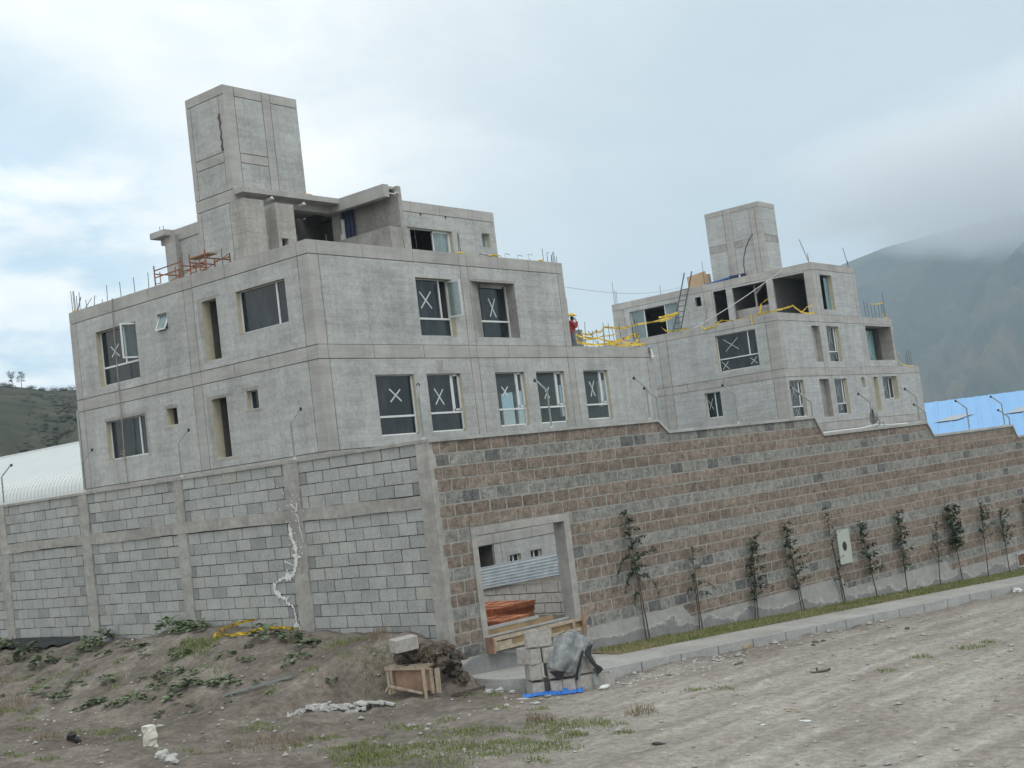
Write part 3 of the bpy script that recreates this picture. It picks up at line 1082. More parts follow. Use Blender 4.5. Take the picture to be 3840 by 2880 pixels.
for y in (31.62, 34.2, 36.05, 37.6):
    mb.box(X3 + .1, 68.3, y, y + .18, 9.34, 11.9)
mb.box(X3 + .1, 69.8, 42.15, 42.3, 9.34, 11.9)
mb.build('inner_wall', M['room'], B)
mb = MB()
mb.box(X3 + .35, X3 + .55, 31.8, 34.2, 9.34, 10.45)
mb.box(X3 + .5, X3 + .62, 32.9, 33.0, 10.45, 11.9)
mb.beam((X3 + .5, 32.9, 11.2), (X3 + .6, 32.2, 11.85), .1, .1)
mb.build('inner_parapet', M['raw'], B)
window(B, L3, *o3['slide'], .18, mull=[38.7, 40.15], panes=[(37.75, 38.7, 9.62, 11.58), (40.15, 41.08, 9.62, 11.58)], glass=M['frost'], reveal='raw')
window(B, L3, *o3['small'], .18, frame=False, panes=[], reveal='raw', name='opening')
for k in ('door', 'two', 'three'):
    window(B, L3, *o3[k], .1, frame=False, panes=[], reveal='raw', name='opening')
window(B, R3, *rw, .22, frame=False, panes=[(65.95, 66.5, 9.66, 11.5)], glass=M['teal'], name='opening')
# tower
T2 = MB()
T2.box(66.03, 68.0, 32.69, 36.17, 12.2, 16.58)
T2 = T2.build('stair_tower', M['raw'], B)
PL, PR = FX(66.0), FY(32.66)
mb = MB()
for a, b in ((33.3, 34.5), (35.0, 36.2)):
    for z0, z1 in ((12.2, 14.2), (14.6, 16.3)):
        slab(mb, PL, a, b, z0, z1)
for z0, z1 in ((12.2, 14.3), (14.7, 16.3)):
    slab(mb, PR, 66.3, 68.0, z0, z1)
mb.build('wall_panel', M['panel_b'], T2)
piece('column', M['beam'], T2, PL, 32.66, 32.95, 12.2, 16.3, g=(0, G, G, G))
piece('column', M['beam'], T2, PL, 32.95, 33.3, 12.2, 16.3)
piece('column', M['beam'], T2, PL, 34.5, 35.0, 12.2, 16.6)
piece('column', M['beam'], T2, PR, 66.0, 66.3, 12.2, 16.3, g=(0, G, G, G))
piece('beam', M['raw'], T2, PL, 33.3, 34.5, 14.2, 14.6)
piece('beam', M['raw'], T2, PL, 35.0, 36.2, 14.2, 14.6)
piece('beam', M['beam'], T2, PL, 32.66, 34.5, 16.3, 16.6, g=(0, G, G, 0))
piece('beam', M['beam'], T2, PL, 35.0, 36.2, 16.3, 16.6, g=(G, 0, G, 0))
piece('beam', M['raw'], T2, PR, 66.3, 68.0, 14.3, 14.7)
piece('beam', M['beam'], T2, PR, 66.0, 68.0, 16.3, 16.6, g=(0, 0, G, 0))
mb = MB()
mb.face([(66, 32.66, 16.595), (68, 32.66, 16.595), (68, 36.2, 16.595), (66, 36.2, 16.595)])
mb.build('tower_top', M['beam'], T2)
# bars of the far building
for u, z in ((71.37, 10.36), (71.82, 10.31), (72.36, 10.19), (72.86, 10.24), (73.45, 10.26), (73.93, 10.38), (74.2, 10.46), (74.3, 10.96)):
    bar_part(B, (u, YB_ + .3, 9.33), z - 9.33, (R(-.08, .03), 0), r=.014)
for u, z in ((76.6, 7.2), (76.9, 7.39), (77.2, 7.5), (77.5, 7.4)):
    bar_part(B, (u, YB_ + .3, 6.42), z - 6.42, (R(-.06, .03), 0), r=.014)
for x, y, h, lx in ((64.5, 29.4, .55, 0), (64.55, 29.4, 1.3, -.6), (69.7, 29.4, .45, 0), (69.75, 29.4, 1.2, -.3)):
    bar_part(B, (x, y, 12.23), h, (lx, lx * -.2), r=.018)
for y, h in ((42.2, 1.45), (42.1, .85), (42.0, .8), (38.9, .6), (35.9, 1.4)):
    bar_part(B, (64.4, y, 12.23), h, (0, -.02), r=.014)
bar_part(B, (64.4, 31.85, 9.35), 1.9, (0, .02), r=.012)
bar_part(B, (59.6, 33.6, 9.35), .9, (.1, -.3), r=.01)

# ------------------------------------------------------------------ things on the roofs
# orange scaffold frames
def scaffold(y0, y1, label, planks):
    t = thing('scaffold', label, 'scaffold', (24.35, y0, 9.71), 'orange scaffold frames on the roof')
    m_ = MB()
    for y in (y0, y1):
        m_.tube([(24.35, y, 9.71), (24.35, y, 10.56)], .022, 6)
        m_.tube([(25.3, y, 9.71), (25.3, y, 10.5)], .022, 6)
    m_.build('upright', M['orange'], t)
    m_ = MB()
    for z in (10.18, 10.4):
        m_.tube([(24.35, y0, z), (24.35, y1, z + .02)], .02, 6)
        m_.tube([(25.3, y0, z), (25.3, y1, z)], .02, 6)
    for y in (y0, y1):
        m_.tube([(24.35, y, 10.3), (25.3, y, 10.3)], .02, 6)
        ym = y + (.28 if y == y1 else -.28)
        m_.tube([(24.35, ym, 9.95), (24.35, ym, 10.32)], .016, 6)
        m_.tube([(24.35, y, 9.97), (24.35, ym, 9.97)], .014, 6)
    m_.tube([(24.35, y0, 9.8), (25.3, y1, 10.5)], .014, 6)
    m_.build('brace', M['orange'], t)
    if planks:
        m_ = MB()
        m_.box(24.4, 24.75, min(y0, y1) - .1, max(y0, y1) + .1, 10.42, 10.46)
        m_.build('plank', M['woodyel'], t)


scaffold(32.9, 31.55, 'orange tubular scaffold on the roof edge, nearer the left corner', False)
scaffold(31.1, 30.35, 'orange scaffold beside the stair tower with a yellow plank', True)
mb = MB()
mb.box(24.0, 24.3, 30.2, 32.2, 9.72, 9.80)
tag(mb.build('white_board', M['white']), 'white board lying on the roof edge below the orange scaffolds', 'board')
# blue tarp and pipe in the penthouse
mb = MB()
for i in range(6):
    y = 29.95 + i * .09
    mb.face([(30.45 + .05 * (i % 2), y, 11.15), (30.45 + .05 * ((i + 1) % 2), y + .09, 11.15), (30.45 + .05 * ((i + 1) % 2), y + .09, 12.3), (30.45 + .05 * (i % 2), y, 12.3)])
tag(mb.build('blue_tarp', M['darkblue']), 'dark blue tarp hanging behind the low penthouse wall', 'tarp')
mb = MB()
mb.tube([(30.42, 30.48, 9.75), (30.42, 30.46, 12.0)], .07, 10)
mb.tube([(30.36, 30.66 - .1, 9.75), (30.34, 30.5, 11.5)], .04, 10)
tag(mb.build('vent_pipe', M['white']), 'white upright pipe beside the hanging blue tarp', 'pipe')
mb = MB()
for i in range(5):
    mb.lump((28.95 + R(-.15, .2), 30.4 + R(-.1, .1), 12.64 + R(0, .05)), .14, .1, .07, 1, .5, seed=i)
tag(mb.build('debris_pile', M['cardboard']), 'small pile of brown debris on the canopy by the tower foot', 'debris')
mb = MB()
mb.lump((28.8, 30.3, 12.68), .14, .08, .05, 1, .5, seed=3)
tag(mb.build('yellow_rag', M['yellow']), 'yellow rag on the canopy at the foot of the tower', 'rag')
# rope on the left face
t = thing('hanging_rope', 'grey rope hanging down the left face with a bow tied at the bottom', 'rope', (XA - .05, 34.2, 9.7))
mb = MB()
pts = [(XA - .02, 34.18, 9.74), (XA - .04, 34.2, 9.6), (XA - .05, 34.22, 8.5), (XA - .06, 34.23, 7.2), (XA - .05, 34.28, 5.6), (XA - .05, 34.32, 4.85), (XA - .05, 34.27, 3.6)]
mb.tube(pts, .017, 6)
mb.build('strand', M['rope'], t)
mb = MB()
k = Vector((XA - .05, 34.32, 4.85))
for s_ in (1, -1):
    mb.tube([k, k + Vector((-.04, s_ * .09, .08)), k + Vector((-.05, s_ * .13, 0)), k + Vector((-.02, s_ * .08, -.05)), k], .012, 6)
    mb.tube([k, k + Vector((-.03, s_ * .1, -.16))], .012, 6)
mb.build('bow', M['rope'], t)


# caution tapes
def tape(pts, label, w=.09, side=(0, 0, 1), sub=5, sag=.04):
    w *= .7
    m_ = MB()
    q = []
    for p, r in zip(pts, pts[1:]):
        for i in range(sub):
            f = i / sub
            v = Vector(p).lerp(Vector(r), f)
            v.z += -sag * math.sin(PI * f) + R(-.012, .012)
            q.append(v)
    q.append(Vector(pts[-1]))
    m_.ribbon(q, w, side)
    b_ = MB()
    for i in range(0, len(q) - 1, 2):
        p, r = q[i], q[i + 1]
        a, c = p.lerp(r, .2), p.lerp(r, .7)
        off = Vector((0, -.006, 0)) if abs(r.y - p.y) < abs(r.x - p.x) else Vector((-.006, 0, 0))
        sd = Vector((0, 0, w * .12))
        b_.face([a + off - sd, c + off - sd, c + off + sd, a + off + sd])
    o = m_.build('caution_tape', M['yellow'])
    tag(o, label, 'tape', 'yellow caution tapes')
    b_.build('printed_dashes', M['black'], o)
    return o


tape([(35.94, 25.3, 7.24), (37.37, 25.35, 7.14), (38.54, 25.3, 7.03), (40.3, 25.3, 6.96)], 'yellow tape sloping down across the terrace, from the drum to the far corner', .1)
tape([(35.88, 25.25, 6.96), (37.75, 25.25, 6.93), (39.84, 25.25, 6.92), (40.3, 25.3, 6.98)], 'yellow tape lying along the terrace edge at the bottom', .12)
tape([(35.95, 25.32, 7.24), (35.98, 25.3, 6.95)], 'short upright yellow tape beside the worker and the drum', .08, (1, 0, 0))
tape([(37.99, 26.5, 7.54), (38.99, 26.5, 7.62), (39.59, 26.55, 7.78), (45.5, 28.7, 8.4), (53.8, 31.7, 9.6), (62.4, 38.0, 10.45)], 'long yellow tape rising from the terrace to the roof ladder, uppermost', .12, sub=7, sag=.1)
tape([(62.4, 38.02, 10.7), (62.6, 37.6, 10.75), (62.75, 36.9, 10.8)], 'short yellow tape tied round the ladder', .16)
tape([(37.93, 26.45, 7.26), (39.43, 26.5, 7.45), (41.2, 27.0, 7.67)], 'thin middle yellow tape over the terrace bars', .07)
tape([(38.14, 25.5, 7.0), (39.31, 25.5, 7.19), (39.82, 25.5, 7.32), (40.25, 25.5, 7.37)], 'crumpled thick yellow tape bundled on the terrace corner', .2, (.4, 0, .8))
tape([(40.25, 25.45, 7.36), (40.05, 25.45, 7.1), (39.7, 25.45, 6.98)], 'yellow tape end falling from the bundled tape', .15)
tape([(59.4, 36.1, 9.76), (59.4, 35.72, 9.45), (59.4, 34.75, 9.44), (59.35, 33.5, 9.22), (59.35, 32.35, 9.47), (59.35, 31.19, 9.33), (59.4, 29.7, 9.48), (59.5, 28.9 + .3, 9.46)], 'long wavy yellow tape along the far terrace edge', .13, (-.5, 0, .85), sag=.06)
tape([(59.3, 33.6, 9.36), (59.25, 33.2, 9.22), (59.3, 32.5, 9.4)], 'yellow tape loop hanging under the wavy tape', .11, sag=.1)
tape([(59.26, 30.6, 9.4), (59.24, 30.55, 8.95)], 'yellow tape end dangling below the far terrace edge', .12, (0, 1, 0))
tape([(59.5, 30.2, 9.42), (59.5, 30.05, 9.95), (59.5, 29.4, 10.3)], 'yellow tape curling upwards off the far terrace edge', .13, (0, 1, 0))
tape([(59.6, 29.25, 9.5), (60.5, 29.3, 9.6), (61.6, 29.3, 9.78), (62.4, 29.3, 9.5), (63.1, 29.3, 9.4), (64.1, 29.2, 9.46)], 'wavy yellow tape on the far terrace corner in front of the dark room', .13, sag=.02)
tape([(62.4, 29.3, 9.42), (63.2, 29.28, 9.75), (64.1, 29.2, 9.98)], 'yellow tape rising to the corner column of the upper storey', .07)
tape([(71.9, 29.3, 10.2), (72.6, 29.3, 10.2), (73.4, 29.3, 10.28), (73.9, 29.3, 10.36)], 'yellow tape strung between bars on the far right terrace', .09)
tape([(73.2, 29.2, 9.4), (73.35, 29.2, 9.65), (73.4, 29.2, 9.4), (74.0, 29.2, 9.42)], 'crumpled yellow tape at the foot of the terrace bars', .12)
tape([(74.6, 29.3, 6.75), (74.95, 29.3, 6.9), (75.1, 29.3, 6.7), (76.0, 29.3, 6.5), (77.3, 29.3, 6.5)], 'yellow tape lying on the lowest right hand terrace', .1)
tape([(75.0, 29.3, 7.4), (75.3, 29.3, 7.15)], 'small loose yellow tape fluttering over the lowest terrace', .12)
mb = MB()
for x, y, z in ((30.25, 25.2, 9.73), (32.0, 25.3, 9.74), (34.4, 25.25, 9.73)):
    pass
for (x, y, z, sx, lb) in ((30.2, 25.25, 9.74, .14, 'small yellow scrap by the two tall bars on the roof edge'), (31.85, 25.25, 9.76, .24, 'yellow scrap below the small penthouse window'), (34.35, 25.25, 9.74, .16, 'yellow scrap beside the tall roof bar near the right corner'), (XA + .15, 36.5, 9.75, .14, 'yellow scrap among the corner bars on the left')):
    mb = MB()
    mb.lump((x, y, z), sx if x > 25 else .08, .1 if x > 25 else sx, .05, 2, .6, seed=x)
    tag(mb.build('yellow_scrap', M['yellow']), lb, 'scrap', 'yellow plastic scraps on the roof')
# ladder
t = thing('ladder', 'dark grey ladder leaning against the roof edge of the far building', 'ladder', (62.9, 37.2, 9.35))
for dy in (0, -.5):
    mb = MB()
    mb.tube([(62.75, 37.55 + dy, 9.36), (64.1, 36.95 + dy, 13.15)], .04, 6)
    mb.build('rail', M['ladder'], t)
for i in range(9):
    f = .06 + i * .085
    mb = MB()
    p = Vector((62.75, 37.55, 9.36)).lerp(Vector((64.1, 36.95, 13.15)), f)
    mb.tube([p, p + Vector((0, -.5, 0))], .022, 5)
    mb.build('rung', M['ladder'], t)
# boards, blue pipes, bucket, hose on the far roof
mb = MB()
mb.obox((66.0, 37.25, 12.78), (.02, -.62, .07), (0.05, .05, .47), (.03, 0, 0))
mb.obox((66.1, 36.58, 12.7), (.2, -.08, 0), (0, .02, .42), (.01, .03, 0))
tag(mb.build('leaning_board', M['cardboard']), 'brown board sheet propped up on the far roof beside the ladder', 'board')
mb = MB()
for i in range(4):
    mb.tube([(64.75 + i * .1, 36.0, 12.31 + .04 * (i % 2)), (64.75 + i * .1, 34.6, 12.31 + .04 * (i % 2) + .08)], .055, 8)
tag(mb.build('blue_pipes', M['blue']), 'bundle of blue pipes lying on the far roof edge', 'pipe bundle')
t = thing('concrete_mixer_tray', 'dark blue tray with a white can on the far roof below the tower', 'tray', (64.9, 33.9, 12.24))
mb = MB()
mb.box(64.7, 65.1, 33.5, 34.45, 12.24, 12.5)
mb.build('tray', M['darkblue'], t)
mb = MB()
mb.tube([(64.68, 33.75, 12.24), (64.68, 33.75, 12.46)], .05, 8)
mb.build('can', M['white'], t)
mb = MB()
mb.tube([(64.7, 33.15, 12.24), (64.7, 33.15, 12.56)], [.17, .2], 12)
tag(mb.build('bucket', M['blockm']), 'grey bucket on the far roof edge below the tower', 'bucket')
mb = MB()
q = [(64.9, 33.5, 12.4), (64.9, 33.52, 12.9), (64.9, 33.45, 13.4), (64.9, 33.25, 13.9), (64.9, 32.95, 14.35), (64.9, 32.7, 14.6)]
mb.tube(q, .028, 6)
tag(mb.build('hose', M['black']), 'black hose sticking up in a curve in front of the far tower', 'hose')
# cables
mb = MB()
q = [Vector((63.9, 30.7, 12.1)).lerp(Vector((59.2, 34.2, 9.25)), i / 8) for i in range(9)] + [Vector((59.18, 34.35, 8.2)), Vector((59.18, 34.59, 5.63))]
for i in range(1, 8):
    q[i].z -= .12 * math.sin(PI * i / 8)
mb.tube(q, [.026] * 8 + [.02, .01, .008], 6)
tag(mb.build('slack_cable', M['cable']), 'pale cable slanting from the far roof down across the dark openings', 'cable')
mb = MB()
q = [Vector((40.3, 28.58, 9.73)).lerp(Vector((64.3, 37.16, 12.4)), i / 16) for i in range(17)]
for i, p in enumerate(q):
    p.z -= .55 * math.sin(PI * i / 16) * .6
mb.tube(q, .012, 5)
tag(mb.build('wire', M['cable']), 'thin barbed wire sagging between the two concrete buildings', 'wire')
mb = MB()
mb.tube([(39.82, 28.0, 6.81), (39.82, 28.0, 7.9)], [.24, .24], 16)
tag(mb.build('drum', M['steel']), 'grey drum standing beside the worker on the terrace', 'drum')
# vent pipe on the wing corner
mb = MB()
mb.box(40.2, 40.36, 25.06, 25.12, 6.62, 6.78, mi=1)
mb.tube([(40.28, 25.06, 6.72), (40.28, 25.02, 6.45), (40.34, 25.0, 6.40)], .04, 8)
mb.tube([(40.30, 25.02, 6.45), (40.16, 25.0, 6.38)], .035, 8)
tag(mb.build('drain_pipe', [M['white'], M['steel']]), 'short white elbow pipe fixed at the end of the terrace beam', 'pipe')

# ------------------------------------------------------------------ grey block wall (faces -X)
XG = 15.222
GW = thing('block_wall', 'grey concrete block wall with rough columns, meeting the brown wall at the corner', 'wall', (XG, 13.9, 0))
FG = FX(XG)
gcols = [(13.88, 14.16), (17.03, 17.41), (20.36, 20.66), (23.6, 23.93), (26.88, 27.22), (30.15, 30.45), (33.4, 33.7)]
mb = MB()
mb.box(XG + .045, XG + .15, 13.9, 34, -1.2, 3.3)
mb.build('mortar_core', M['dmortar'], GW)
for (a, b) in zip(gcols, gcols[1:]):
    u0, u1 = a[1], b[0]
    mb = MB()
    k = 0
    z = 3.34
    while z > -.6:
        if 2.28 < z <= 2.52:
            z = 2.28
        zb = z - .21
        off = 14.54 + (.21 if k % 2 else 0.)
        j = math.floor((u0 - off) / .42)
        y = off + j * .42
        while y < u1:
            p, q = max(u0, y + .008 + R(0, .003)), min(u1, y + .412 - R(0, .003))
            if q - p > .04:
                t = R(.42, .82)
                if q - p < .3:
                    t = R(0, .3)
                if R(0, 1) < .05:
                    t = R(.15, .35)
                if R(0, 1) < .04:
                    t = R(.9, 1.)
                dz = R(-.003, .003)
                mb.fbox(FG, p, q, zb + .010 + dz + R(-.003, .003), z - .003 + dz, -.1, R(-.006, .006), t)
            y += .42
        z = zb
        k += 1
    mb.build('block_panel', M['gblock'], GW)


def rough_bar(u0, u1, z0, z1, d, seed, vert):
    """rough cast column or beam with a wavering edge"""
    m_ = MB()
    n = int(max(u1 - u0, z1 - z0) / .09) + 1
    rows = []
    for i in range(n + 1):
        f = i / n
        e0 = .028 * noise.noise(Vector((seed, f * 9, 0))) + .014 * noise.noise(Vector((seed, f * 40, 5)))
        e1 = .028 * noise.noise(Vector((seed + 9, f * 9, 3))) + .014 * noise.noise(Vector((seed, f * 40, 9)))
        rows.append((f, e0, e1))
    for (f, a0, a1), (g, b0, b1) in zip(rows, rows[1:]):
        if vert:
            za, zb = z0 + (z1 - z0) * f, z0 + (z1 - z0) * g
            P = [(u0 + a0, za), (u1 + a1, za), (u1 + b1, zb), (u0 + b0, zb)]
        else:
            ya, yb = u0 + (u1 - u0) * f, u0 + (u1 - u0) * g
            P = [(ya, z0 + a0), (yb, z0 + b0), (yb, z1 + b1), (ya, z1 + a1)]
        F_ = [FG(u, z, d + .01 * noise.noise(Vector((u * 4, z * 4, seed)))) for u, z in P]
        Bk = [FG(u, z, -.12) for u, z in P]
        m_.face(F_)
        for i in range(4):
            m_.face([F_[i], F_[(i + 1) % 4], Bk[(i + 1) % 4], Bk[i]])
    return m_


for i, (a, b) in enumerate(gcols):
    if i == 0:
        m_ = rough_bar(a + .02, b, -1.2, 3.36, .022, 1.5, True)
        m_.box(XG - .018, XG + .14, a, a + .1, -1.2, 3.355)
    else:
        m_ = rough_bar(a, b, -1.2, 3.36, .022, i * 3.7 + 1, True)
    m_.build('column', M['column'], GW)
m_ = rough_bar(14.15, 34, 2.29, 2.5, .026, 4.4, False)
m_.build('tie_beam', M['column'], GW)
m_ = MB()
m_.box(XG - .03, XG + .17, 13.89, 34, 3.335, 3.385)
m_.build('top_bed', M['column'], GW)
# white paint spilt down the wall
m_ = MB()
drip = [(17.20, 2.42, .03), (17.15, 2.2, .05), (17.22, 2.05, .03), (17.40, 2.26, .05), (17.38, 2.12, .08), (17.36, 1.98, .05), (17.30, 1.9, .07), (17.28, 1.75, .10), (17.31, 1.6, .11),
        (17.36, 1.47, .11), (17.44, 1.37, .10), (17.58, 1.33, .06), (17.72, 1.32, .05), (17.88, 1.26, .05), (18.0, 1.17, .06), (17.96, 1.1, .08), (17.88, 1.03, .1), (17.8, .98, .06),
        (17.70, .95, .10), (17.66, .87, .05), (17.55, .83, .03), (17.5, .78, .06), (17.49, .64, .03), (17.46, .55, .1), (17.47, .44, .05)]
for (a, b) in zip(drip[3:], drip[4:]):
    (y0, z0, w0), (y1, z1, w1) = a, b
    n_ = max(2, int(math.hypot(y1 - y0, z1 - z0) / .03))
    d = Vector((0, y1 - y0, z1 - z0)).normalized()
    sd = Vector((0, -d.z, d.y))
    prv = None
    for k in range(n_ + 1):
        f = k / n_
        c_ = Vector((XG - .034, y0 + (y1 - y0) * f, z0 + (z1 - z0) * f))
        w_ = (w0 + (w1 - w0) * f) * max(.15, .95 + 2.2 * noise.noise(Vector((y0 * 9 + f * 2.3, z0 * 7, 4))))
        l_, r_ = c_ - sd * w_ * R(.3, .7), c_ + sd * w_ * R(.3, .7)
        if prv:
            m_.face([prv[0], prv[1], r_, l_])
        prv = (l_, r_)
for k in range(60):                                   # spatter
    y0, z0 = 17.25 + random.gauss(0, .16), R(1.3, 2.95)
    w_ = R(.006, .02)
    m_.face([(XG - .034, y0 + w_ * math.cos(t) * R(.5, 1), z0 + w_ * 1.6 * math.sin(t) * R(.5, 1)) for t in (0, 1.2, 2.4, 3.6, 4.9)])
for p in [((17.18, 2.5), (17.12, 2.25), .03), ((17.13, 2.2), (17.06, 1.92), .025), ((17.3, 2.62), (17.16, 2.5), .03), ((17.12, 2.62), (17.18, 2.4), .03), ((17.5, .5), (17.6, .36), .06), ((17.45, .6), (17.4, .35), .04), ((17.62, 1.62), (17.36, 1.52), .03)]:
    (y0, z0), (y1, z1), w_ = p
    d = Vector((0, y1 - y0, z1 - z0)).normalized()
    sd = Vector((0, -d.z, d.y)) * w_ / 2
    A0, B0 = Vector((XG - .034, y0, z0)), Vector((XG - .034, y1, z1))
    m_.face([A0 - sd, A0 + sd, B0 + sd * .4, B0 - sd * .4])
m_.build('paint_spill', M['white'], GW)

# ------------------------------------------------------------------ brown split-face wall along the street
AL = math.radians(-7.695)
DB = Vector((math.cos(AL), math.sin(AL), 0))
NB = Vector((math.sin(AL), -math.cos(AL), 0))       # towards the street
C0 = Vector((15.222, 13.90, 0))


def FW(u, z, d=0.):
    p = C0 + DB * u + NB * d
    return (p.x, p.y, z)


def uv(x, y):
    q = Vector((x, y, 0)) - C0
    return q.dot(DB), -q.dot(NB)


UE = 30.
top = [(0, 3.33), (5.80, 3.33), (6.08, 3.09), (11.17, 3.09), (11.46, 2.68), (16.13, 2.68), (16.40, 2.33), (20.79, 2.33), (21.0, 2.0), (UE, 2.0)]
low = [(0, -.21), (5.80, -.21), (6.05, -.46), (11.42, -.46), (11.52, -.74), (16.1, -.74), (16.3, -1.0), (20.8, -1.0), (21.0, -1.3), (UE, -1.3)]


def lin(poly, u):
    for (a, za), (b, zb) in zip(poly, poly[1:]):
        if a <= u <= b:
            return za + (zb - za) * (u - a) / (b - a)
    return poly[-1][1]


def clip(poly, f):
    out = []
    for i, p in enumerate(poly):
        q = poly[(i + 1) % len(poly)]
        a, b = f(p), f(q)
        if a >= 0:
            out.append(p)
        if (a >= 0) != (b >= 0):
            t = a / (a - b)
            out.append((p[0] + (q[0] - p[0]) * t, p[1] + (q[1] - p[1]) * t))
    return out


BW = thing('brown_wall', 'long brown and grey split-face block wall stepping down along the pavement', 'wall', FW(0, -.5))
OP = (.69, 3.04, -.02, 1.86)
brk = sorted({p[0] for p in top} | {p[0] for p in low})
core = MB()
for a, b in zip(brk, brk[1:]):
    segs = [(a, b)]
    for e in (OP[0], OP[1]):
        segs = [s_ for r in segs for s_ in (((r[0], e), (e, r[1])) if r[0] < e < r[1] else (r,))]
    for (p, q) in segs:
        zs = [((lin(top, p + 1e-6), lin(top, q - 1e-6)), -2.6)]
        if OP[0] <= (p + q) / 2 <= OP[1]:
            zs = [((3.33, 3.33), OP[3]), ((OP[2], OP[2]), -2.6)]
        for (zt0, zt1), zb in zs:
            core.raw([FW(p, zb, -.003), FW(q, zb, -.003), FW(q, zt1, -.003), FW(p, zt0, -.003), FW(p, zb, -.19), FW(q, zb, -.19), FW(q, zt1, -.19), FW(p, zt0, -.19)],
                     [(0, 1, 2, 3), (4, 5, 6, 7), (0, 1, 5, 4), (3, 2, 6, 7), (0, 3, 7, 4), (1, 2, 6, 5)])
core.build('mortar_core', M['mortar'], BW)
pat = ['b', 'g', 'b', 'b', 'g', 'b', 'b', 'g', 'b', 'b', 'g', 'b', 'b', 'g', 'b', 'b', 'g', 'b', 'b', 'g', 'b', 'b']
blk = MB()
for k, kind in enumerate(pat):
    zt = 3.332 - .2079 * k
    zb = zt - .2079
    off = .245 if k % 2 == 0 else .05
    u = off - .385 * 2
    run = 0
    wob = R(0, 9)
    while u < UE:
        w_ = .385 + R(-.006, .006)
        if kind == 'b':
            t = .43 + .57 * min(1, max(0, .5 + .5 * noise.noise(Vector((u * .35, k * 2.3, 1))) + R(-.28, .28)))
        else:
            t = R(.15, .40)
            if R(0, 1) < .10:
                t = R(0, .11)
        e0, e1 = u + .010 + R(0, .006), u + w_ - .010 - R(0, .006)
        cuts = [e0] + [x for x in brk + [OP[0], OP[1]] if e0 < x < e1] + [e1]
        for a, b in zip(sorted(cuts), sorted(cuts)[1:]):
            a, b = max(a, .055), b
            if b - a < .02:
                continue
            dz0, dz1 = R(-.003, .003), R(-.003, .003)
            poly = [(a, zb + .011 + dz0), (b, zb + .011 + dz0), (b, zt - .007 + dz1), (a, zt - .007 + dz1)]
            if kind == 'b':                                  # chipped corners of the split face
                c = R(.0, .03)
                poly = [(a, zb + .011), (b - c * .6, zb + .011), (b, zb + .011 + c), (b, zt - .007), (a + c, zt - .007 - c * .2), (a, zt - .007 - c)]
            um = (a + b) / 2
            poly = clip(poly, lambda p: lin(top, max(min(p[0], b - 1e-5), a + 1e-5)) - .004 - p[1])
            if OP[0] < um < OP[1] and zb < OP[3] and zt > OP[2]:
                if zb >= OP[2]:
                    poly = clip(poly, lambda p: p[1] - OP[3] - .004) if len(poly) > 2 else poly
                elif zt > OP[2]:
                    poly = clip(poly, lambda p: OP[2] - p[1])
            poly = clip(poly, lambda p: p[1] - (lin(low, max(min(p[0], b - 1e-5), a + 1e-5)) - .05)) if len(poly) > 2 else poly
            if len(poly) < 3:
                continue
            d = R(.001, .010) if kind == 'b' else R(-.002, .005)
            cx = sum(p[0] for p in poly) / len(poly)
            cz = sum(p[1] for p in poly) / len(poly)
            fr = [FW(cx + (p[0] - cx) * .965, cz + (p[1] - cz) * .95, d) for p in poly]
            bk = [FW(p[0], p[1], -.02) for p in poly]
            ct = FW(cx + R(-.08, .08), cz + R(-.05, .05), d + (R(.0, .007) if kind == 'b' else R(.0, .003)))
            n = len(poly)
            for i in range(n):
                blk.face([fr[i], fr[(i + 1) % n], ct], t)
                blk.face([fr[i], fr[(i + 1) % n], bk[(i + 1) % n], bk[i]], t)
        u += w_
blk.build('block_facing', M['split'], BW)
# coping following the steps
cp = MB()
for (a, za), (b, zb) in zip(top, top[1:]):
    P = [FW(a, za, .045), FW(b, zb, .045), FW(b, zb, -.24), FW(a, za, -.24)]
    Q = [(p[0], p[1], p[2] + (.055 if i in (0, 3) else .055)) for i, p in enumerate(P)]
    cp.raw(P + Q, [(0, 1, 2, 3), (4, 5, 6, 7), (0, 1, 5, 4), (3, 2, 6, 7), (0, 3, 7, 4), (1, 2, 6, 5)])
cp.build('coping', M['cap'], BW)
# smooth plinth
pl = MB()
for (a, za), (b, zb) in zip(low, low[1:]):
    n = max(1, int((b - a) / .6))
    for i in range(n):
        p, q = a + (b - a) * i / n, a + (b - a) * (i + 1) / n
        z0, z1 = za + (zb - za) * i / n, za + (zb - za) * (i + 1) / n
        j0, j1 = .012 * noise.noise(Vector((p, 0, 0))), .012 * noise.noise(Vector((q, 0, 0)))
        P = [FW(p, -2.6, .028), FW(q, -2.6, .028), FW(q, z1 + j1, .028), FW(p, z0 + j0, .028)]
        Q = [FW(p, -2.6, -.03), FW(q, -2.6, -.03), FW(q, z1 + j1, -.03), FW(p, z0 + j0, -.03)]
        pl.face(P)
        pl.face([P[3], P[2], Q[2], Q[3]])
        if abs(zb - za) > .05:
            pl.face([P[0], P[3], Q[3], Q[0]])
pl.build('plinth', M['plinth'], BW)
# concrete frame of the opening
fr = MB()
fr.fbox(FW, .69, .815, -.25, 1.735, -.25, .018)
fr.fbox(FW, 2.89, 3.04, -.25, 1.735, -.25, .018)
fr.fbox(FW, .69, 3.04, 1.735, 1.865, -.25, .02)
fr.build('opening_frame', M['raw'], BW)

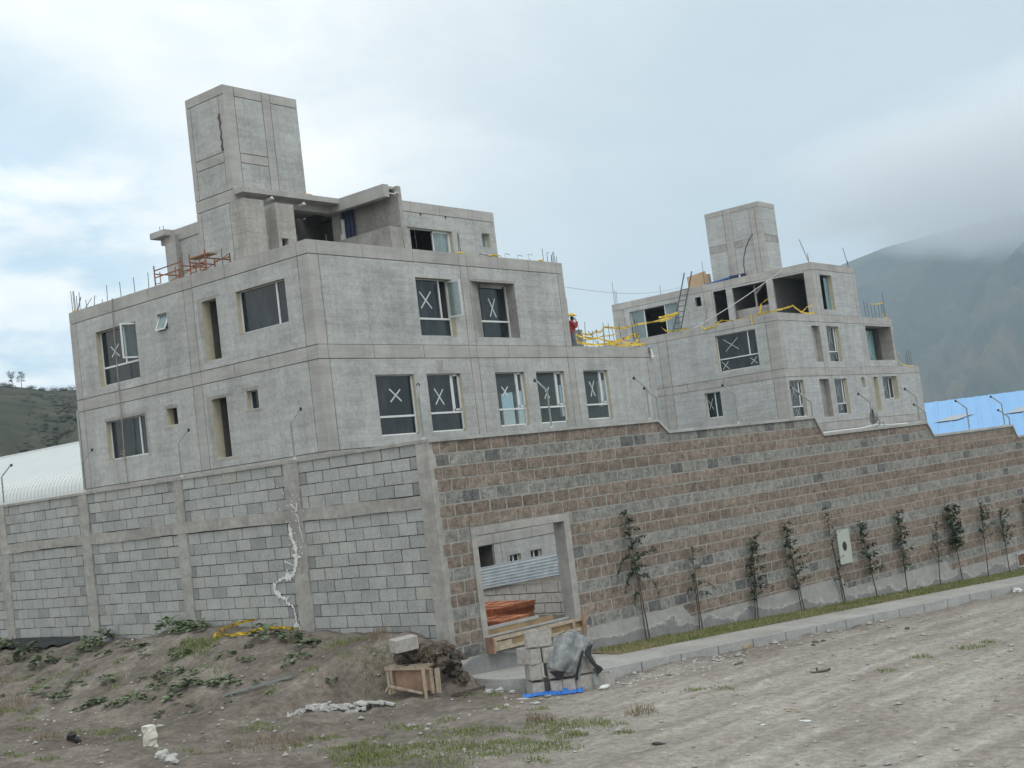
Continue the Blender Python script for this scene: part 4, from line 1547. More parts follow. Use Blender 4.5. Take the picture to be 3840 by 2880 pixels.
# ------------------------------------------------------------------ bent posts on top of the walls
def post(base, axis, h, arm, label):
    """galvanised post with an inward arm and a black insulator"""
    t = thing('fence_post', label, 'fence post', base, 'bent posts on top of the walls')
    b_ = Vector(base)
    ax = Vector(axis)
    m_ = MB()
    m_.tube([b_, b_ + Vector((0, 0, h - .02)), b_ + Vector((0, 0, h)) + ax * .03, b_ + Vector((0, 0, h)) + ax * arm[0] + Vector((0, 0, arm[1]))], .017, 7)
    m_.build('bent_pole', M['galv'], t)
    m_ = MB()
    e = b_ + Vector((0, 0, h)) + ax * arm[0] + Vector((0, 0, arm[1]))
    m_.lump(tuple(e + ax * .02), .036, .036, .036, 1, .05)
    m_.build('insulator', M['black'], t)
    m_ = MB()
    m_.tube([b_, b_ + Vector((0, 0, .05))], [.04, .02], 8)
    m_.build('mortar_foot', M['rubble'], t)
    return t


gl = ['bent post in front of the white shed, at the far left of the grey wall', 'bent post at the left edge of the near building', 'bent post between the low left windows of the near building', 'bent post in front of the near building corner']
for (y, zt), lb in zip(((27.02, 4.05), (23.79, 4.05), (20.46, 4.08), (17.18, 4.07)), gl):
    post((XG + .08, y, 3.385), (1, 0, 0), zt - 3.385, (.24, .22), lb)
post((XG + .07, 14.03, 3.385), (.8, .6, 0), 4.12 - 3.385, (.12, .18), 'bent post standing on the corner column of the two walls')
bl = ['bent post in front of the second pair of low windows', 'taller of the two posts beside the first wall step', 'shorter of the two posts, just past the first wall step', 'bent post in front of the far building low left window', 'taller of the two posts beside the second wall step', 'shorter of the two posts, on the slope of the second wall step', 'bent post beside the dish on the wall', 'taller of the two posts where the far building ends', 'short post against the blue roof at the third wall step', 'bent post alone in front of the blue roof', 'taller of the two posts at the right end of the blue roof', 'shorter of the two posts at the right end of the blue roof']
for (u, zb, zt), lb in zip(((3.0, 3.385, 4.09), (5.73, 3.385, 4.04), (6.0, 3.2, 3.83), (8.54, 3.145, 3.79), (11.04, 3.145, 3.65), (11.33, 2.94, 3.5), (13.82, 2.735, 3.38), (16.03, 2.735, 3.41), (16.37, 2.44, 3.0), (18.57, 2.385, 2.99), (20.61, 2.385, 3.01), (20.93, 2.16, 2.62)), bl):
    post(FW(u, zb, -.1), tuple(-NB), zt - zb, (.25, .2), lb)

# dish on the wall
t = thing('satellite_dish', 'small grey dish standing on the brown wall beside a bent post', 'dish', FW(13.95, 2.735, -.1))
c = Vector(FW(13.86, 3.0, -.12))
ax = Vector((-.62, .78, .12)).normalized()
e1 = ax.cross(Vector((0, 0, 1))).normalized()
e2 = e1.cross(ax)
mb = MB()
rings = []
for r_, d_ in ((0, -.14), (.09, -.125), (.15, -.09), (.185, -.02), (.19, 0)):
    rings.append([c + ax * d_ + (e1 * math.cos(k * PI / 9) + e2 * math.sin(k * PI / 9)) * r_ for k in range(18)])
for a, b in zip(rings, rings[1:]):
    for k in range(18):
        mb.face([a[k], a[(k + 1) % 18], b[(k + 1) % 18], b[k]])
mb.build('reflector', M['steel'], t, True)
mb = MB()
mb.tube([c - ax * .1, c - ax * .18 - Vector((0, 0, .12)), Vector(FW(13.95, 2.735, -.1))], .018, 6)
mb.tube([Vector(FW(13.85, 2.74, -.05)), Vector(FW(14.2, 2.85, -.05)), Vector(FW(14.25, 2.74, -.05))], .015, 6)
mb.build('bracket', M['galv'], t)
mb = MB()
mb.tube([FW(11.5, 2.75, -.05), FW(12.4, 2.76, -.03), FW(13.2, 2.76, -.06), FW(13.9, 2.8, -.05), FW(14.6, 2.76, -.06), FW(15.3, 2.75, -.04)], .016, 6)
tag(mb.build('loose_cable', M['white']), 'white cable lying along the wall coping by the dish', 'cable')

# meter box and grating
t = thing('meter_box', 'pale green meter box with a black oval window on the brown wall', 'meter box', FW(11.64, .18, .03))
mb = MB()
mb.fbox(FW, 11.385, 11.89, -.195, .565, .005, .055)
mb.build('cover', M['meter'], t)
mb = MB()
pts = [FW(11.635 + .085 * math.cos(k * PI / 12), .19 + .105 * math.sin(k * PI / 12), .058) for k in range(24)]
mb.face(pts)
mb.build('oval_window', M['black'], t)
mb = MB()
for r in ((11.375, 11.9, .565, .575), (11.375, 11.385, -.2, .575)):
    mb.fbox(FW, *r, .005, .06)
mb.build('rim', M['galv'], t)
t = thing('vent_grating', 'rusty slatted vent grating low in the wall plinth at the far right', 'grating', FW(20.3, -1.4, .03))
mb = MB()
for r in ((19.84, 20.9, -1.09, -1.06), (19.84, 20.9, -1.42, -1.39), (19.84, 19.88, -1.42, -1.06), (20.86, 20.9, -1.42, -1.06)):
    mb.fbox(FW, *r, .025, .06)
mb.build('frame', M['rubble'], t)
mb = MB()
mb.fbox(FW, 19.88, 20.86, -1.39, -1.09, .029, .032)
mb.build('dark_back', M['black'], t)
mb = MB()
for i in range(9):
    u = 19.95 + i * .105
    mb.obox(Vector(FW(u, -1.24, .045)), DB * .02 + Vector((0, 0, .0)), NB * .008, Vector((0, 0, .145)))
mb.build('slat', M['woodred'], t)

# formwork tray in the opening
t = thing('timber_formwork', 'timber formwork tray fixed along the sill of the wall opening', 'formwork', FW(1.9, -.1, .1))
mb = MB()
mb.fbox(FW, .73, 3.0, -.005, .045, .16, .2)
mb.fbox(FW, .73, 3.02, -.17, -.115, .16, .2)
mb.fbox(FW, .73, 1.15, -.115, -.03, .165, .198)
mb.build('front_rail', M['wood'], t)
for u in (.745, 1.7, 2.02, 2.62):
    mb = MB()
    mb.fbox(FW, u, u + .06, -.115, -.005, .155, .195)
    mb.build('spacer', M['wood'], t)
mb = MB()
mb.fbox(FW, .722, .76, -.2, .06, .02, .21)
mb.build('end_board', M['woodred'], t)
mb = MB()
mb.fbox(FW, .78, 2.95, -.17, .02, .115, .14)
mb.fbox(FW, .83, 2.55, .03, .14, -.22, -.2)
mb.build('shutter_board', M['woodyel'], t)
mb = MB()
mb.fbox(FW, .83, 2.87, -.02, 0, -.22, .11)
mb.fbox(FW, .83, 2.2, .14, .19, -.235, -.19)
mb.fbox(FW, .83, 2.86, .03, .06, -.15, -.11)
mb.build('tray_floor', M['cap'], t)
mb = MB()
mb.beam(FW(2.84, -.27, .225), FW(2.90, .10, .225), .085, .035, up=tuple(NB))
mb.build('stake', M['woodred'], t)

# ------------------------------------------------------------------ yard seen through the opening
t = thing('yard_wall', 'low wall of pale blocks seen through the wall opening', 'wall', (21, 16.5, -.5))
mb = MB()
z, k = .36, 0
while z > -1:
    y = 13.5 + (.21 if k % 2 else 0)
    while y < 19.5:
        mb.box(21 + R(-.005, .005), 21.15, y + .009, y + .411, z - .198, z - .006, R(.75, 1.))
        y += .42
    z -= .21
    k += 1
mb.build('block_panel', M['palewall'], t)
mb = MB()
mb.box(21.03, 21.14, 13.5, 19.5, -1, .35)
mb.build('mortar_core', M['dmortar'], t)


def sheet(o, along, across, L, W, label, n=7):
    t_ = MB()
    o, along, across = Vector(o), Vector(along).normalized(), Vector(across).normalized()
    nr = along.cross(across).normalized()
    m = n * 6
    for i in range(m):
        f, g = i / m, (i + 1) / m
        a = o + across * W * f + nr * .022 * math.sin(f * n * 2 * PI)
        b = o + across * W * g + nr * .022 * math.sin(g * n * 2 * PI)
        t_.face([a, b, b + along * L, a + along * L])
        t_.face([a + nr * .004, b + nr * .004, b + along * L + nr * .004, a + along * L + nr * .004])
    return tag(t_.build('corrugated_sheet', M['zinc']), label, 'metal sheet', 'corrugated sheets on the yard wall')


sheet((20.95, 18.6, .23), (0, -1, .10), (.18, 0, .5), 4.2, .48, 'lowest corrugated zinc sheet, whole ribs showing in the opening')
sheet((21.12, 18.5, .62), (0, -1, .10), (.95, 0, .25), 4.2, .32, 'corrugated zinc sheet lying on top of the other in the opening', 6)
for nm, x0, x1, y0, y1, z0, lv in (('upper red brick stack with its ends in a row, seen through the wall opening', 18.3, 19.2, 15.4, 16.9, .02, 2), ('lower loose row of red bricks in front of the stack', 17.6, 18.2, 14.8, 16.4, -.12, 2)):
    t = thing('brick_stack', nm, 'brick stack', (x0, y0, -.3), 'red brick stacks in the yard')
    mb = MB()
    for l in range(-2, lv):
        y = y0 + R(0, .06)
        while y < y1:
            x = x0 + R(-.02, .02)
            while x < x1:
                mb.box(x, x + R(.25, .275), y, y + R(.105, .118), z0 + l * .1 + R(0, .004), z0 + l * .1 + .092 + R(-.004, .016), R(.1, 1))
                x += .285
            y += .125 + R(0, .006)
    mb.build('brick_course', M['brick'], t)
mb = MB()
mb.box(22.6, 22.8, 20.55, 20.9, .5, .66)
mb.box(22.6, 22.8, 20.5, 21.0, -.3, .495)
tag(mb.build('brick_pillar', M['brick']), 'stub of orange bricks against the dark doorway, left side of the wall opening', 'bricks')

# ------------------------------------------------------------------ ground, pavement, kerb
def sm(x):
    x = max(0., min(1., x))
    return x * x * (3 - 2 * x)


def zwall(Y):
    z = .30 + .22 * math.exp(-((Y - 20.) / 1.6) ** 2) + .10 * math.exp(-((Y - 17.8) / 1.) ** 2)
    return z - .28 * sm((14.9 - Y) / 1.2)


def ground(x, y):
    u, v = uv(x, y)
    uu = max(-40., min(60., u))
    b = -.64 - .0537 * uu
    if u < -13:
        b = -.64 + .0537 * 13 + .01 * (-13 - u) if u > -60 else .53
    if y > 13. and x < 15.3:
        dx = 15.22 - x
        foot = .9 + 2.9 * sm((y - 14.45) / .9)
        b += (zwall(y) - b) * sm(1 - dx / foot) * sm((y - 13.) / 1.3)
    return b


def bumps(x, y):
    u, v = uv(x, y)
    d = math.hypot(x, y)
    if d > 60:
        return 0
    p = Vector((x, y, 0))
    left = sm((y - 9.0 - max(0, (x - 11.)) * .55) / 4.)
    h = (.035 + .05 * left) * noise.noise(p * .8) + (.02 + .045 * left) * noise.noise(p * 2.3) + (.014 + .035 * left) * noise.noise(p * 5.2) + (.004 + .012 * left) * noise.noise(p * 11.)
    # wheel ruts along the street
    if left < .9:
        h += (1 - left) * .03 * noise.noise(Vector((u * .12, v * 2.1, 4))) + (1 - left) * .012 * noise.noise(Vector((u * .5, v * 5., 9)))
    if -2.6 < v < -2.0 and u > .5:                           # spoil thrown against the kerb
        h += .10 * sm((v + 2.6) / .6) * (.55 + .6 * noise.noise(Vector((u * .8, 3, 1))))
    return h


def axis(lo, hi, step, far):
    a = [lo + i * step for i in range(int((hi - lo) / step) + 1)]
    s_, q = step, []
    x = lo
    while x > far[0]:
        s_ *= 1.35
        x -= s_
        q.append(max(x, far[0]))
    r = []
    s_, x = step, hi
    while x < far[1]:
        s_ *= 1.35
        x += s_
        r.append(min(x, far[1]))
    return q[::-1] + a + r


gx = axis(6.5, 24., .11, (-400, 3600))
gy = axis(2.5, 29., .11, (-900, 3600))
vs, fs, ts = [], [], []
for y in gy:
    for x in gx:
        u, v = uv(x, y)
        inside = (x > 15.40 and v > .4 and u > .1)
        if inside:
            z = -.30 if u < 60 else -1.
            if x > 70:
                z -= min(6, (x - 70) * .06)
        else:
            z = ground(x, y) + bumps(x, y)
            if u > .1 and -1.95 < v < .6:
                z = ground(x, y) - .12
            if u > 60:
                z = -3.86
        if math.hypot(x, y) > 260:
            z = min(z, -.3) - min(40., (math.hypot(x, y) - 260) * .02)
        vs.append((x, y, z))
nx = len(gx)
for j in range(len(gy) - 1):
    for i in range(nx - 1):
        fs.append((j * nx + i, j * nx + i + 1, (j + 1) * nx + i + 1, (j + 1) * nx + i))
        x, y = gx[i], gy[j]
        u, v = uv(x, y)
        w_ = sm((-v - 1.6 + .5 * noise.noise(Vector((x * .5, y * .5, 2)))) / 1.4) * sm((x * .62 - y * .785 + 2.0 + 1.3 * noise.noise(Vector((x * .35, y * .35, 7)))) / 3.5)
        ts.append(max(0, min(1, w_)))
me = bpy.data.meshes.new('ground')
me.from_pydata(vs, [], fs)
a = me.attributes.new('tone', 'FLOAT', 'FACE')
a.data.foreach_set('value', ts)
me.materials.append(M['earth'])
me.polygons.foreach_set('use_smooth', [True] * len(me.polygons))
g_ = bpy.data.objects.new('ground', me)
COL.objects.link(g_)
struct(g_)


def walk_z(u):
    return -.455 - .0537 * u


# pavement slabs
mb = MB()
u = 1.25
while u < 60:
    e = min(60, u + 2.4)
    a, b = walk_z(u), walk_z(e - .012)
    mb.raw([FW(u, a, .0), FW(e - .012, b, .0), FW(e - .012, b, 1.87), FW(u, a, 1.87), FW(u, a - .3, .0), FW(e, b - .3, .0), FW(e, b - .3, 1.87), FW(u, a - .3, 1.87)],
           [(0, 1, 2, 3), (0, 1, 5, 4), (3, 2, 6, 7), (0, 3, 7, 4), (1, 2, 6, 5)])
    u = e
arc = [(1.25, 1.87)] + [(1.25 - 1.1 * math.sin(k * PI / 12), .77 + 1.1 * math.cos(k * PI / 12)) for k in range(1, 7)] + [(.15, 0.)]
mb.face([FW(1.25, walk_z(1.25), 0)] + [FW(p, walk_z(p), q) for p, q in arc])
struct(mb.build('pavement', M['walk']))
mb = MB()
u = 1.24
while u < 60:
    e = u + 1.0
    a, b = walk_z(u) + .004, walk_z(e) + .004
    g0 = .014
    P = [(u + g0, 1.87), (e - g0, 1.87), (e - g0, 1.995), (u + g0, 1.995)]
    tp = [FW(p, walk_z(p) + .004, q) for p, q in P]
    bt = [FW(p, walk_z(p) - .45, q) for p, q in P]
    mb.raw(tp + bt, [(0, 1, 2, 3), (0, 1, 5, 4), (3, 2, 6, 7), (0, 3, 7, 4), (1, 2, 6, 5)], R(.3, .7))
    u = e
arc2 = [(p, q) for p, q in arc]
out = [(1.25, 1.995)] + [(1.25 - 1.225 * math.sin(k * PI / 12), .77 + 1.225 * math.cos(k * PI / 12)) for k in range(1, 7)] + [(.025, .0)]
for i in range(len(arc2) - 1):
    P = [arc2[i], arc2[i + 1], out[i + 1], out[i]]
    tp = [FW(p, walk_z(p) + .004, q) for p, q in P]
    bt = [FW(p, walk_z(p) - .45, q) for p, q in P]
    mb.raw(tp + bt, [(0, 1, 2, 3), (0, 1, 5, 4), (3, 2, 6, 7), (0, 3, 7, 4), (1, 2, 6, 5)])
struct(mb.build('kerb', M['kerb']))

# ------------------------------------------------------------------ verge and saplings
vb = MB()
nu = 120
for i in range(nu):
    u0, u1 = 3.0 + 29 * i / nu, 3.0 + 29 * (i + 1) / nu
    for j in range(5):
        d0, d1 = .03 + .80 * j / 5, .03 + .80 * (j + 1) / 5

        def vz(u, d):
            k = sm((u - 3.0) / 1.2)
            edge = .06 * noise.noise(Vector((u * 2.2, 1, 1)))
            return walk_z(u) + (.012 + .035 * (1 - d / .86) * k + .02 * noise.noise(Vector((u * 3, d * 5, 2)))) * (1 if d < .8 + edge else .3)
        vb.face([FW(u0, vz(u0, d0), d0), FW(u1, vz(u1, d0), d0), FW(u1, vz(u1, d1), d1), FW(u0, vz(u0, d1), d1)])
o = vb.build('verge_soil', M['dry'], None, True)
struct(o)


def blade(mb, x, y, z, h, w, t):
    a = R(0, 2 * PI)
    dx, dy = math.cos(a) * w, math.sin(a) * w
    lx, ly = R(-.5, .5) * h, R(-.5, .5) * h
    mb.face([(x - dx, y - dy, z - .01), (x + dx, y + dy, z - .01), (x + lx * .5 + dx * .6, y + ly * .5 + dy * .6, z + h * .6)], t)
    mb.face([(x - dx * .6 + lx * .4, y - dy * .6 + ly * .4, z + h * .5), (x + dx * .6 + lx * .4, y + dy * .6 + ly * .4, z + h * .5), (x + lx, y + ly, z + h)], t)


gb = MB()
for i in range(19000):
    u = 3.0 + 29 * R(0, 1) ** 1.25
    d = R(.05, .84) + .05 * noise.noise(Vector((u * 2.2, 1, 1)))
    n_ = noise.noise(Vector((u * .9, d * 2, 5)))
    if u < 4.2 and R(0, 1) > (u - 2.9) / 1.3:
        continue
    green = .35 + .75 * n_ + .03 * (u - 8)
    t = R(0, .8) if R(0, 1) < green + .35 else R(.86, 1.)
    x, y, _ = FW(u, 0, d)
    blade(gb, x, y, walk_z(u) + .015 + .035 * (1 - d / .86), R(.018, .048) * (1 + .5 * max(0, n_)), .010, t)
tag(gb.build('grass_verge', M['grass']), 'strip of short patchy grass between the pavement and the brown wall', 'grass', kind='stuff')


def leaf(mb, p, d, L, W, t):
    d = Vector(d).normalized()
    s_ = d.cross(Vector((R(-.4, .4), R(-.4, .4), 1))).normalized()
    n = s_.cross(d)
    m_ = p + d * L * .5 + n * L * .06
    e = p + d * L
    mb.face([p, m_ - s_ * W * .5 + n * W * .12, e, m_ + s_ * W * .5 + n * W * .12], t)


def sapling(u, h, du, seed, label, stems=1, nbr=11, z0=.28, spread=.3, leaves=16, lsz=.07, droop=.2, style=0, fronds=()):
    random.seed(seed)
    d = R(.10, .15)
    bz = walk_z(u) + .02
    base = Vector(FW(u, bz, d))
    t = thing('sapling', label, 'sapling', base, 'young trees planted along the brown wall')
    tr, fo = MB(), MB()
    topv = Vector(FW(u + du, bz + h, d))
    side = DB.copy()
    st = []
    for s_ in range(stems):
        o_ = side * (.10 * (s_ - (stems - 1) / 2))
        pts = []
        for i in range(9):
            f = i / 8
            p = (base + o_ * (1 - f * 1.0)).lerp(topv, f)
            p += side * .03 * noise.noise(Vector((seed, f * 3, s_))) + Vector((0, 0, -.08 if i == 0 else 0))
            pts.append(p)
        if s_ == 1:
            pts = pts[:6]
        tr.tube(pts, [.016 - .0125 * i / 8 for i in range(len(pts))], 6)
        st.append(pts)
    for b in range(nbr):
        f = z0 + (1 - z0) * (b + R(0, .8)) / nbr
        f = min(f, .97)
        i = min(7, int(f * 8))
        p0 = st[0][i].lerp(st[0][i + 1], f * 8 - i)
        sgn = 1 if (b + seed) % 2 else -1
        ang = R(-.9, .9)
        out_ = (side * sgn * math.cos(ang) + NB * abs(math.sin(ang)) * .9)
        L = spread * R(.5, 1.25) * (1.15 - .75 * max(0, f - .45))
        if style == 1 and f > .75:
            L *= .6
        pts = [p0]
        for k in range(1, 5):
            g = k / 4
            pts.append(p0 + out_ * L * g + Vector((0, 0, L * (.75 * g - droop * 3.2 * g * g))))
        tr.tube(pts, [.006, .005, .004, .003, .002], 4)
        for l in range(int(leaves * 1.1 * R(.5, 1.3))):
            g = R(.12, 1.02) * 4
            k = min(3, int(g))
            q = pts[k].lerp(pts[k + 1], min(1, g - k)) + Vector((R(-.03, .03), R(-.03, .03), R(-.03, .03)))
            dd = out_ * R(-.2, 1) + Vector((R(-.8, .8), R(-.8, .8), R(-.9, .5)))
            leaf(fo, q, dd, lsz * R(.75, 1.4), lsz * R(.45, .8), R(0, .97) if R(0, 1) > .03 else 1.)
    for l in range(int(leaves * 2)):
        f = R(z0, 1)
        i = min(7, int(f * 8))
        q = st[0][i].lerp(st[0][i + 1], f * 8 - i)
        leaf(fo, q, (R(-1, 1), R(-1, 1), R(-.3, .8)), lsz * R(.6, 1.2), lsz * R(.4, .7), R(0, .95))
    for (f, sgn, L, dr, nl) in fronds:                         # long arching sprays
        i = min(7, int(f * 8))
        p0 = st[0][i].lerp(st[0][i + 1], f * 8 - i)
        pts = [p0 + side * sgn * L * g + NB * .12 * g + Vector((0, 0, L * (.9 * g - dr * g * g))) for g in (0, .2, .4, .6, .8, 1.)]
        tr.tube(pts, [.007, .006, .005, .004, .003, .002], 4)
        for l in range(nl):
            g = R(.15, 1.) * 5
            k = min(4, int(g))
            q = pts[k].lerp(pts[k + 1], g - k)
            leaf(fo, q, side * sgn * .5 + Vector((R(-.6, .6), R(-.6, .6), R(-1., .5))), lsz * R(.6, 1.1), lsz * R(.35, .55), R(0, .9))
    tr.build('trunk', M['bark'], t)
    fo.build('foliage', M['leaf'], t)


sp = [(4.62, 2.45, -0.16, 3, 'tallest sapling, twin stemmed with drooping lower branches, nearest the wall opening', 2, 12, .45, .22, 15, .075, .20, 0),
      (6.15, 1.70, 0.03, 5, 'thin sapling with a few bare drooping twigs, second along the wall', 2, 8, .34, .18, 10, .065, .2, 0),
      (7.98, 1.70, 0.22, 8, 'dense narrow sapling with leaf clumps down its stem, third along the wall', 2, 16, .20, .27, 18, .08, .12, 1),
      (9.62, 1.93, -0.25, 10, 'leaning sapling with a bare tip and a dark leafy side branch', 2, 14, .24, .27, 16, .08, .1, 1),
      (11.24, 2.19, -0.28, 13, 'tall thin leaning sapling left of the meter box', 2, 14, .14, .17, 8, .075, .1, 1),
      (12.58, 1.73, -0.33, 17, 'leaning sapling with broad leaf clusters right of the meter box', 1, 12, .3, .26, 15, .09, .1, 0),
      (13.95, 1.92, 0.01, 21, 'straight sapling with tiers of dark leaves, upright tip', 1, 15, .24, .24, 14, .09, .08, 1),
      (15.45, 1.47, 0.2, 24, 'short sapling with thin twiggy top and few leaves', 1, 11, .3, .30, 9, .07, .02, 0),
      (16.65, 1.87, -0.21, 28, 'bushy topped sapling with the thickest crown of the far ones', 1, 17, .42, .30, 26, .09, .05, 0),
      (17.95, 1.88, 0.14, 33, 'sapling with a bare lower stem and sparse spreading top, third from the right edge', 1, 10, .5, .34, 12, .08, .12, 0),
      (19.15, 1.68, -0.08, 37, 'sapling with a vase shaped top beside the vent grating', 1, 11, .42, .30, 12, .08, -.05, 0),
      (20.9, 1.85, -0.24, 41, 'sapling at the right edge of the view, partly cut off', 1, 12, .35, .32, 16, .09, .1, 0)]
for a in sp:
    fr_ = ()
    if a[3] == 3:
        fr_ = [(.62, -1, .62, 1.25, 70), (.50, -1, .50, 1.5, 60), (.60, 1, .48, .55, 45), (.48, 1, .42, 1.7, 35), (.36, -1, .3, 1.4, 35), (.74, 1, .3, .5, 30), (.8, -1, .3, .9, 35)]
    elif a[3] == 5:
        fr_ = [(.66, 1, .42, .2, 24), (.5, 1, .45, 1.1, 26), (.45, -1, .45, 1.0, 26), (.40, 1, .42, 1.2, 22), (.62, -1, .2, 1.6, 24)]
    elif a[3] in (10, 28):
        fr_ = [(.72, -1, .32, .7, 60), (.6, -1, .28, .9, 45), (.5, 1, .25, .9, 25)]
    elif a[3] in (33, 37, 41):
        fr_ = [(.62, 1, .42, .5, 26), (.58, -1, .36, .5, 26), (.8, 1, .22, .0, 22), (.8, -1, .22, .0, 22)]
    sapling(*a[:5], stems=a[5], nbr=a[6], z0=a[7], spread=a[8], leaves=a[9], lsz=a[10], droop=a[11], style=a[12], fronds=fr_)
random.seed(99)

# ------------------------------------------------------------------ weeds and tufts on the waste ground
WEEDS = [(13.81, 23.51), (14.23, 24.78), (14.61, 26.36), (14.54, 22.94), (14.94, 23.11), (13.98, 22.72), (14.95, 20.8), (15.0, 20.35), (14.8, 20.26), (14.87, 19.9), (14.57, 17.6), (14.19, 20.97), (14.0, 20.41), (13.74, 20.78), (14.02, 21.7), (14.13, 19.65), (13.79, 20.07), (13.33, 19.02), (13.35, 18.63), (13.2, 19.31), (12.95, 18.57), (13.06, 17.21), (13.21, 17.16), (13.13, 16.79), (13.91, 17.28), (13.84, 19.06), (13.91, 17.85), (14.05, 16.26), (13.81, 16.17), (13.64, 15.02), (13.71, 14.51), (13.17, 20.42), (12.97, 21.1), (12.41, 18.43), (12.49, 18.14), (12.58, 17.64), (12.19, 18.58), (12.28, 19.48), (12.57, 20.83), (12.59, 21.62), (13.94, 24.91), (12.3, 20.5), (12.91, 17.63), (12.81, 17.79), (14.52, 16.54), (14.7, 17.14), (12.28, 18.91), (12.35, 19.43), (14.1, 24.77), (14.31, 22.91)]
GR = [(13.31, 22.3, 2), (13.35, 21.41, 1), (14.2, 19.14, 4), (13.95, 18.64, 1), (13.19, 20.06, 1), (13.77, 20.83, 1), (13.5, 18.06, 1), (13.45, 17.56, 1), (13.64, 15.48, 1), (14.62, 15.85, 2), (14.18, 15.19, 1), (14.68, 17.03, 1), (14.54, 14.76, 2), (11.31, 19.96, 1), (10.64, 18.72, 1), (10.89, 17.06, 2), (10.67, 17.39, 1), (10.55, 15.92, 1), (10.1, 13.88, 1), (11.56, 14.33, 2), (10.88, 12.6, 2), (10.43, 11.12, 3), (10.23, 10.63, 3), (11.17, 12.41, 1), (12.93, 15.64, 1), (12.81, 19.04, 1), (13.17, 18.91, 1), (13.13, 18.5, 1), (11.88, 20.62, 1), (11.73, 21.18, 2), (9.08, 15.57, 1), (9.12, 16.39, 1), (13.1, 23.75, 1), (13.18, 23.23, 1), (13.0, 22.42, 1), (12.92, 19.72, 1),
      (14.83, 15.71, 2), (14.45, 14.72, 2), (14.09, 14.69, 1), (13.72, 14.44, 1), (11.45, 11.91, 1), (14.6, 13.18, 1), (14.7, 12.71, 1), (13.83, 14.03, 1), (12.16, 12.03, 2), (12.01, 11.07, 3), (12.13, 10.76, 2), (12.28, 10.55, 1), (12.67, 11.83, 1), (10.6, 11.39, 3), (10.76, 11.08, 3), (10.29, 10.72, 3), (11.18, 10.56, 3), (10.69, 9.87, 3), (11.16, 9.81, 3), (11.48, 9.7, 3), (11.59, 9.39, 1), (11.35, 9.01, 2), (12.65, 10.07, 2), (12.9, 9.91, 3), (12.88, 9.44, 2), (12.17, 9.51, 2), (12.3, 9.37, 1), (11.77, 9.27, 1), (12.42, 8.78, 1), (10.64, 8.69, 1), (13.68, 11.04, 1), (13.58, 11.68, 1), (12.16, 10.05, 1), (10.3, 9.67, 2), (15.74, 9.31, 1), (15.54, 9.69, 1), (17.79, 7.82, 1), (20.36, 7.48, 2), (20.91, 7.36, 1), (19.11, 7.75, 1)]


def gz(x, y):
    return ground(x, y) + bumps(x, y)


def weed_mesh(seed, n, L, W, up):
    """low clump of lobed leaves on short stalks"""
    random.seed(seed)
    m_ = MB()
    for i in range(n):
        a = i * 2.4 + R(-.4, .4)
        rr = math.sqrt((i + .5) / n)
        d = Vector((math.cos(a), math.sin(a), 0))
        root = d * L * .55 * rr + Vector((0, 0, up * (1.15 - rr) * R(.6, 1.2) + .015))
        d2 = Vector((math.cos(a + R(-.8, .8)), math.sin(a + R(-.8, .8)), R(-.1, .45))).normalized()
        s_ = d2.cross(Vector((R(-.3, .3), R(-.3, .3), 1))).normalized()
        nr = s_.cross(d2)
        l, w_ = L * R(.35, .62), W * R(.6, 1.1)
        p0, p1, p2, p3 = root, root + d2 * l * .35 + nr * l * .05, root + d2 * l * .7 + nr * l * .04, root + d2 * l - nr * l * .08
        t = R(.1, 1.)
        m_.face([p0, p1 - s_ * w_ * .42 + nr * .012, p2 - s_ * w_ * .5 + nr * .008, p3, p2, p1], t * .85)
        m_.face([p0, p1, p2, p3, p2 + s_ * w_ * .5 + nr * .008, p1 + s_ * w_ * .42 + nr * .012], min(1, t * 1.15))
    return m_


for k in range(46):
    a_, b_ = R(0, 1), R(0, 1)
    WEEDS.append((12.0 + 3.0 * a_, 15.6 + 8.5 * b_))
protos = []
for i, (s_, n, L, W, up) in enumerate(((1, 26, .24, .10, .10), (2, 20, .24, .08, .05), (3, 40, .32, .11, .20), (4, 14, .16, .075, .05))):
    o = weed_mesh(s_, n, L, W, up).build('weed', M['weed'])
    protos.append(o)
random.seed(5)
wl_ = {0: 'broad leaved green weed on the dirt bank below the grey wall', 1: 'low spreading green weed on the dirt bank below the grey wall', 2: 'tall clumped green weed on the dirt bank below the grey wall', 3: 'small green weed seedling on the dirt bank below the grey wall'}
seen = set()
for i, (x, y) in enumerate(WEEDS):
    k = 2 if i in (0, 1, 2, 3, 4, 6, 8, 9, 10) else R(0, 1)
    k = 2 if k == 2 else (0 if k < .4 else (1 if k < .75 else 3))
    o = protos[k] if k not in seen else protos[k].copy()
    if k in seen:
        COL.objects.link(o)
    seen.add(k)
    s_ = R(.7, 1.15) if i < 50 else R(.35, .7)
    o.location = (x, y, gz(x, y) - .01)
    o.rotation_euler = (R(-.1, .1), R(-.1, .1), R(0, 6.28))
    o.scale = (s_, s_, s_ * R(.8, 1.2))
    WL[o.name] = Vector(o.location)
    tag(o, wl_[k], 'weed', 'green weeds on the dirt bank')
gb = MB()
for (x, y, s_) in GR:
    n = (0, 110, 260, 480, 900)[s_]
    rad = (0, .14, .26, .42, .38)[s_]
    for _ in range(int(n * .75)):
        a, r = R(0, 2 * PI), rad * math.sqrt(R(0, 1)) * (1 + .4 * noise.noise(Vector((x + y, R(0, 2), 1))))
        px, py = x + 1.0 * r * math.cos(a) * 1.1 + .0, y + r * math.sin(a) * 1.35
        h = R(.02, .07) * (1 - .45 * r / rad) * (2.6 if s_ == 4 else 1.1)
        blade(gb, px, py, gz(px, py), h, .010, R(0, .8) if R(0, 1) < .85 else R(.86, 1))
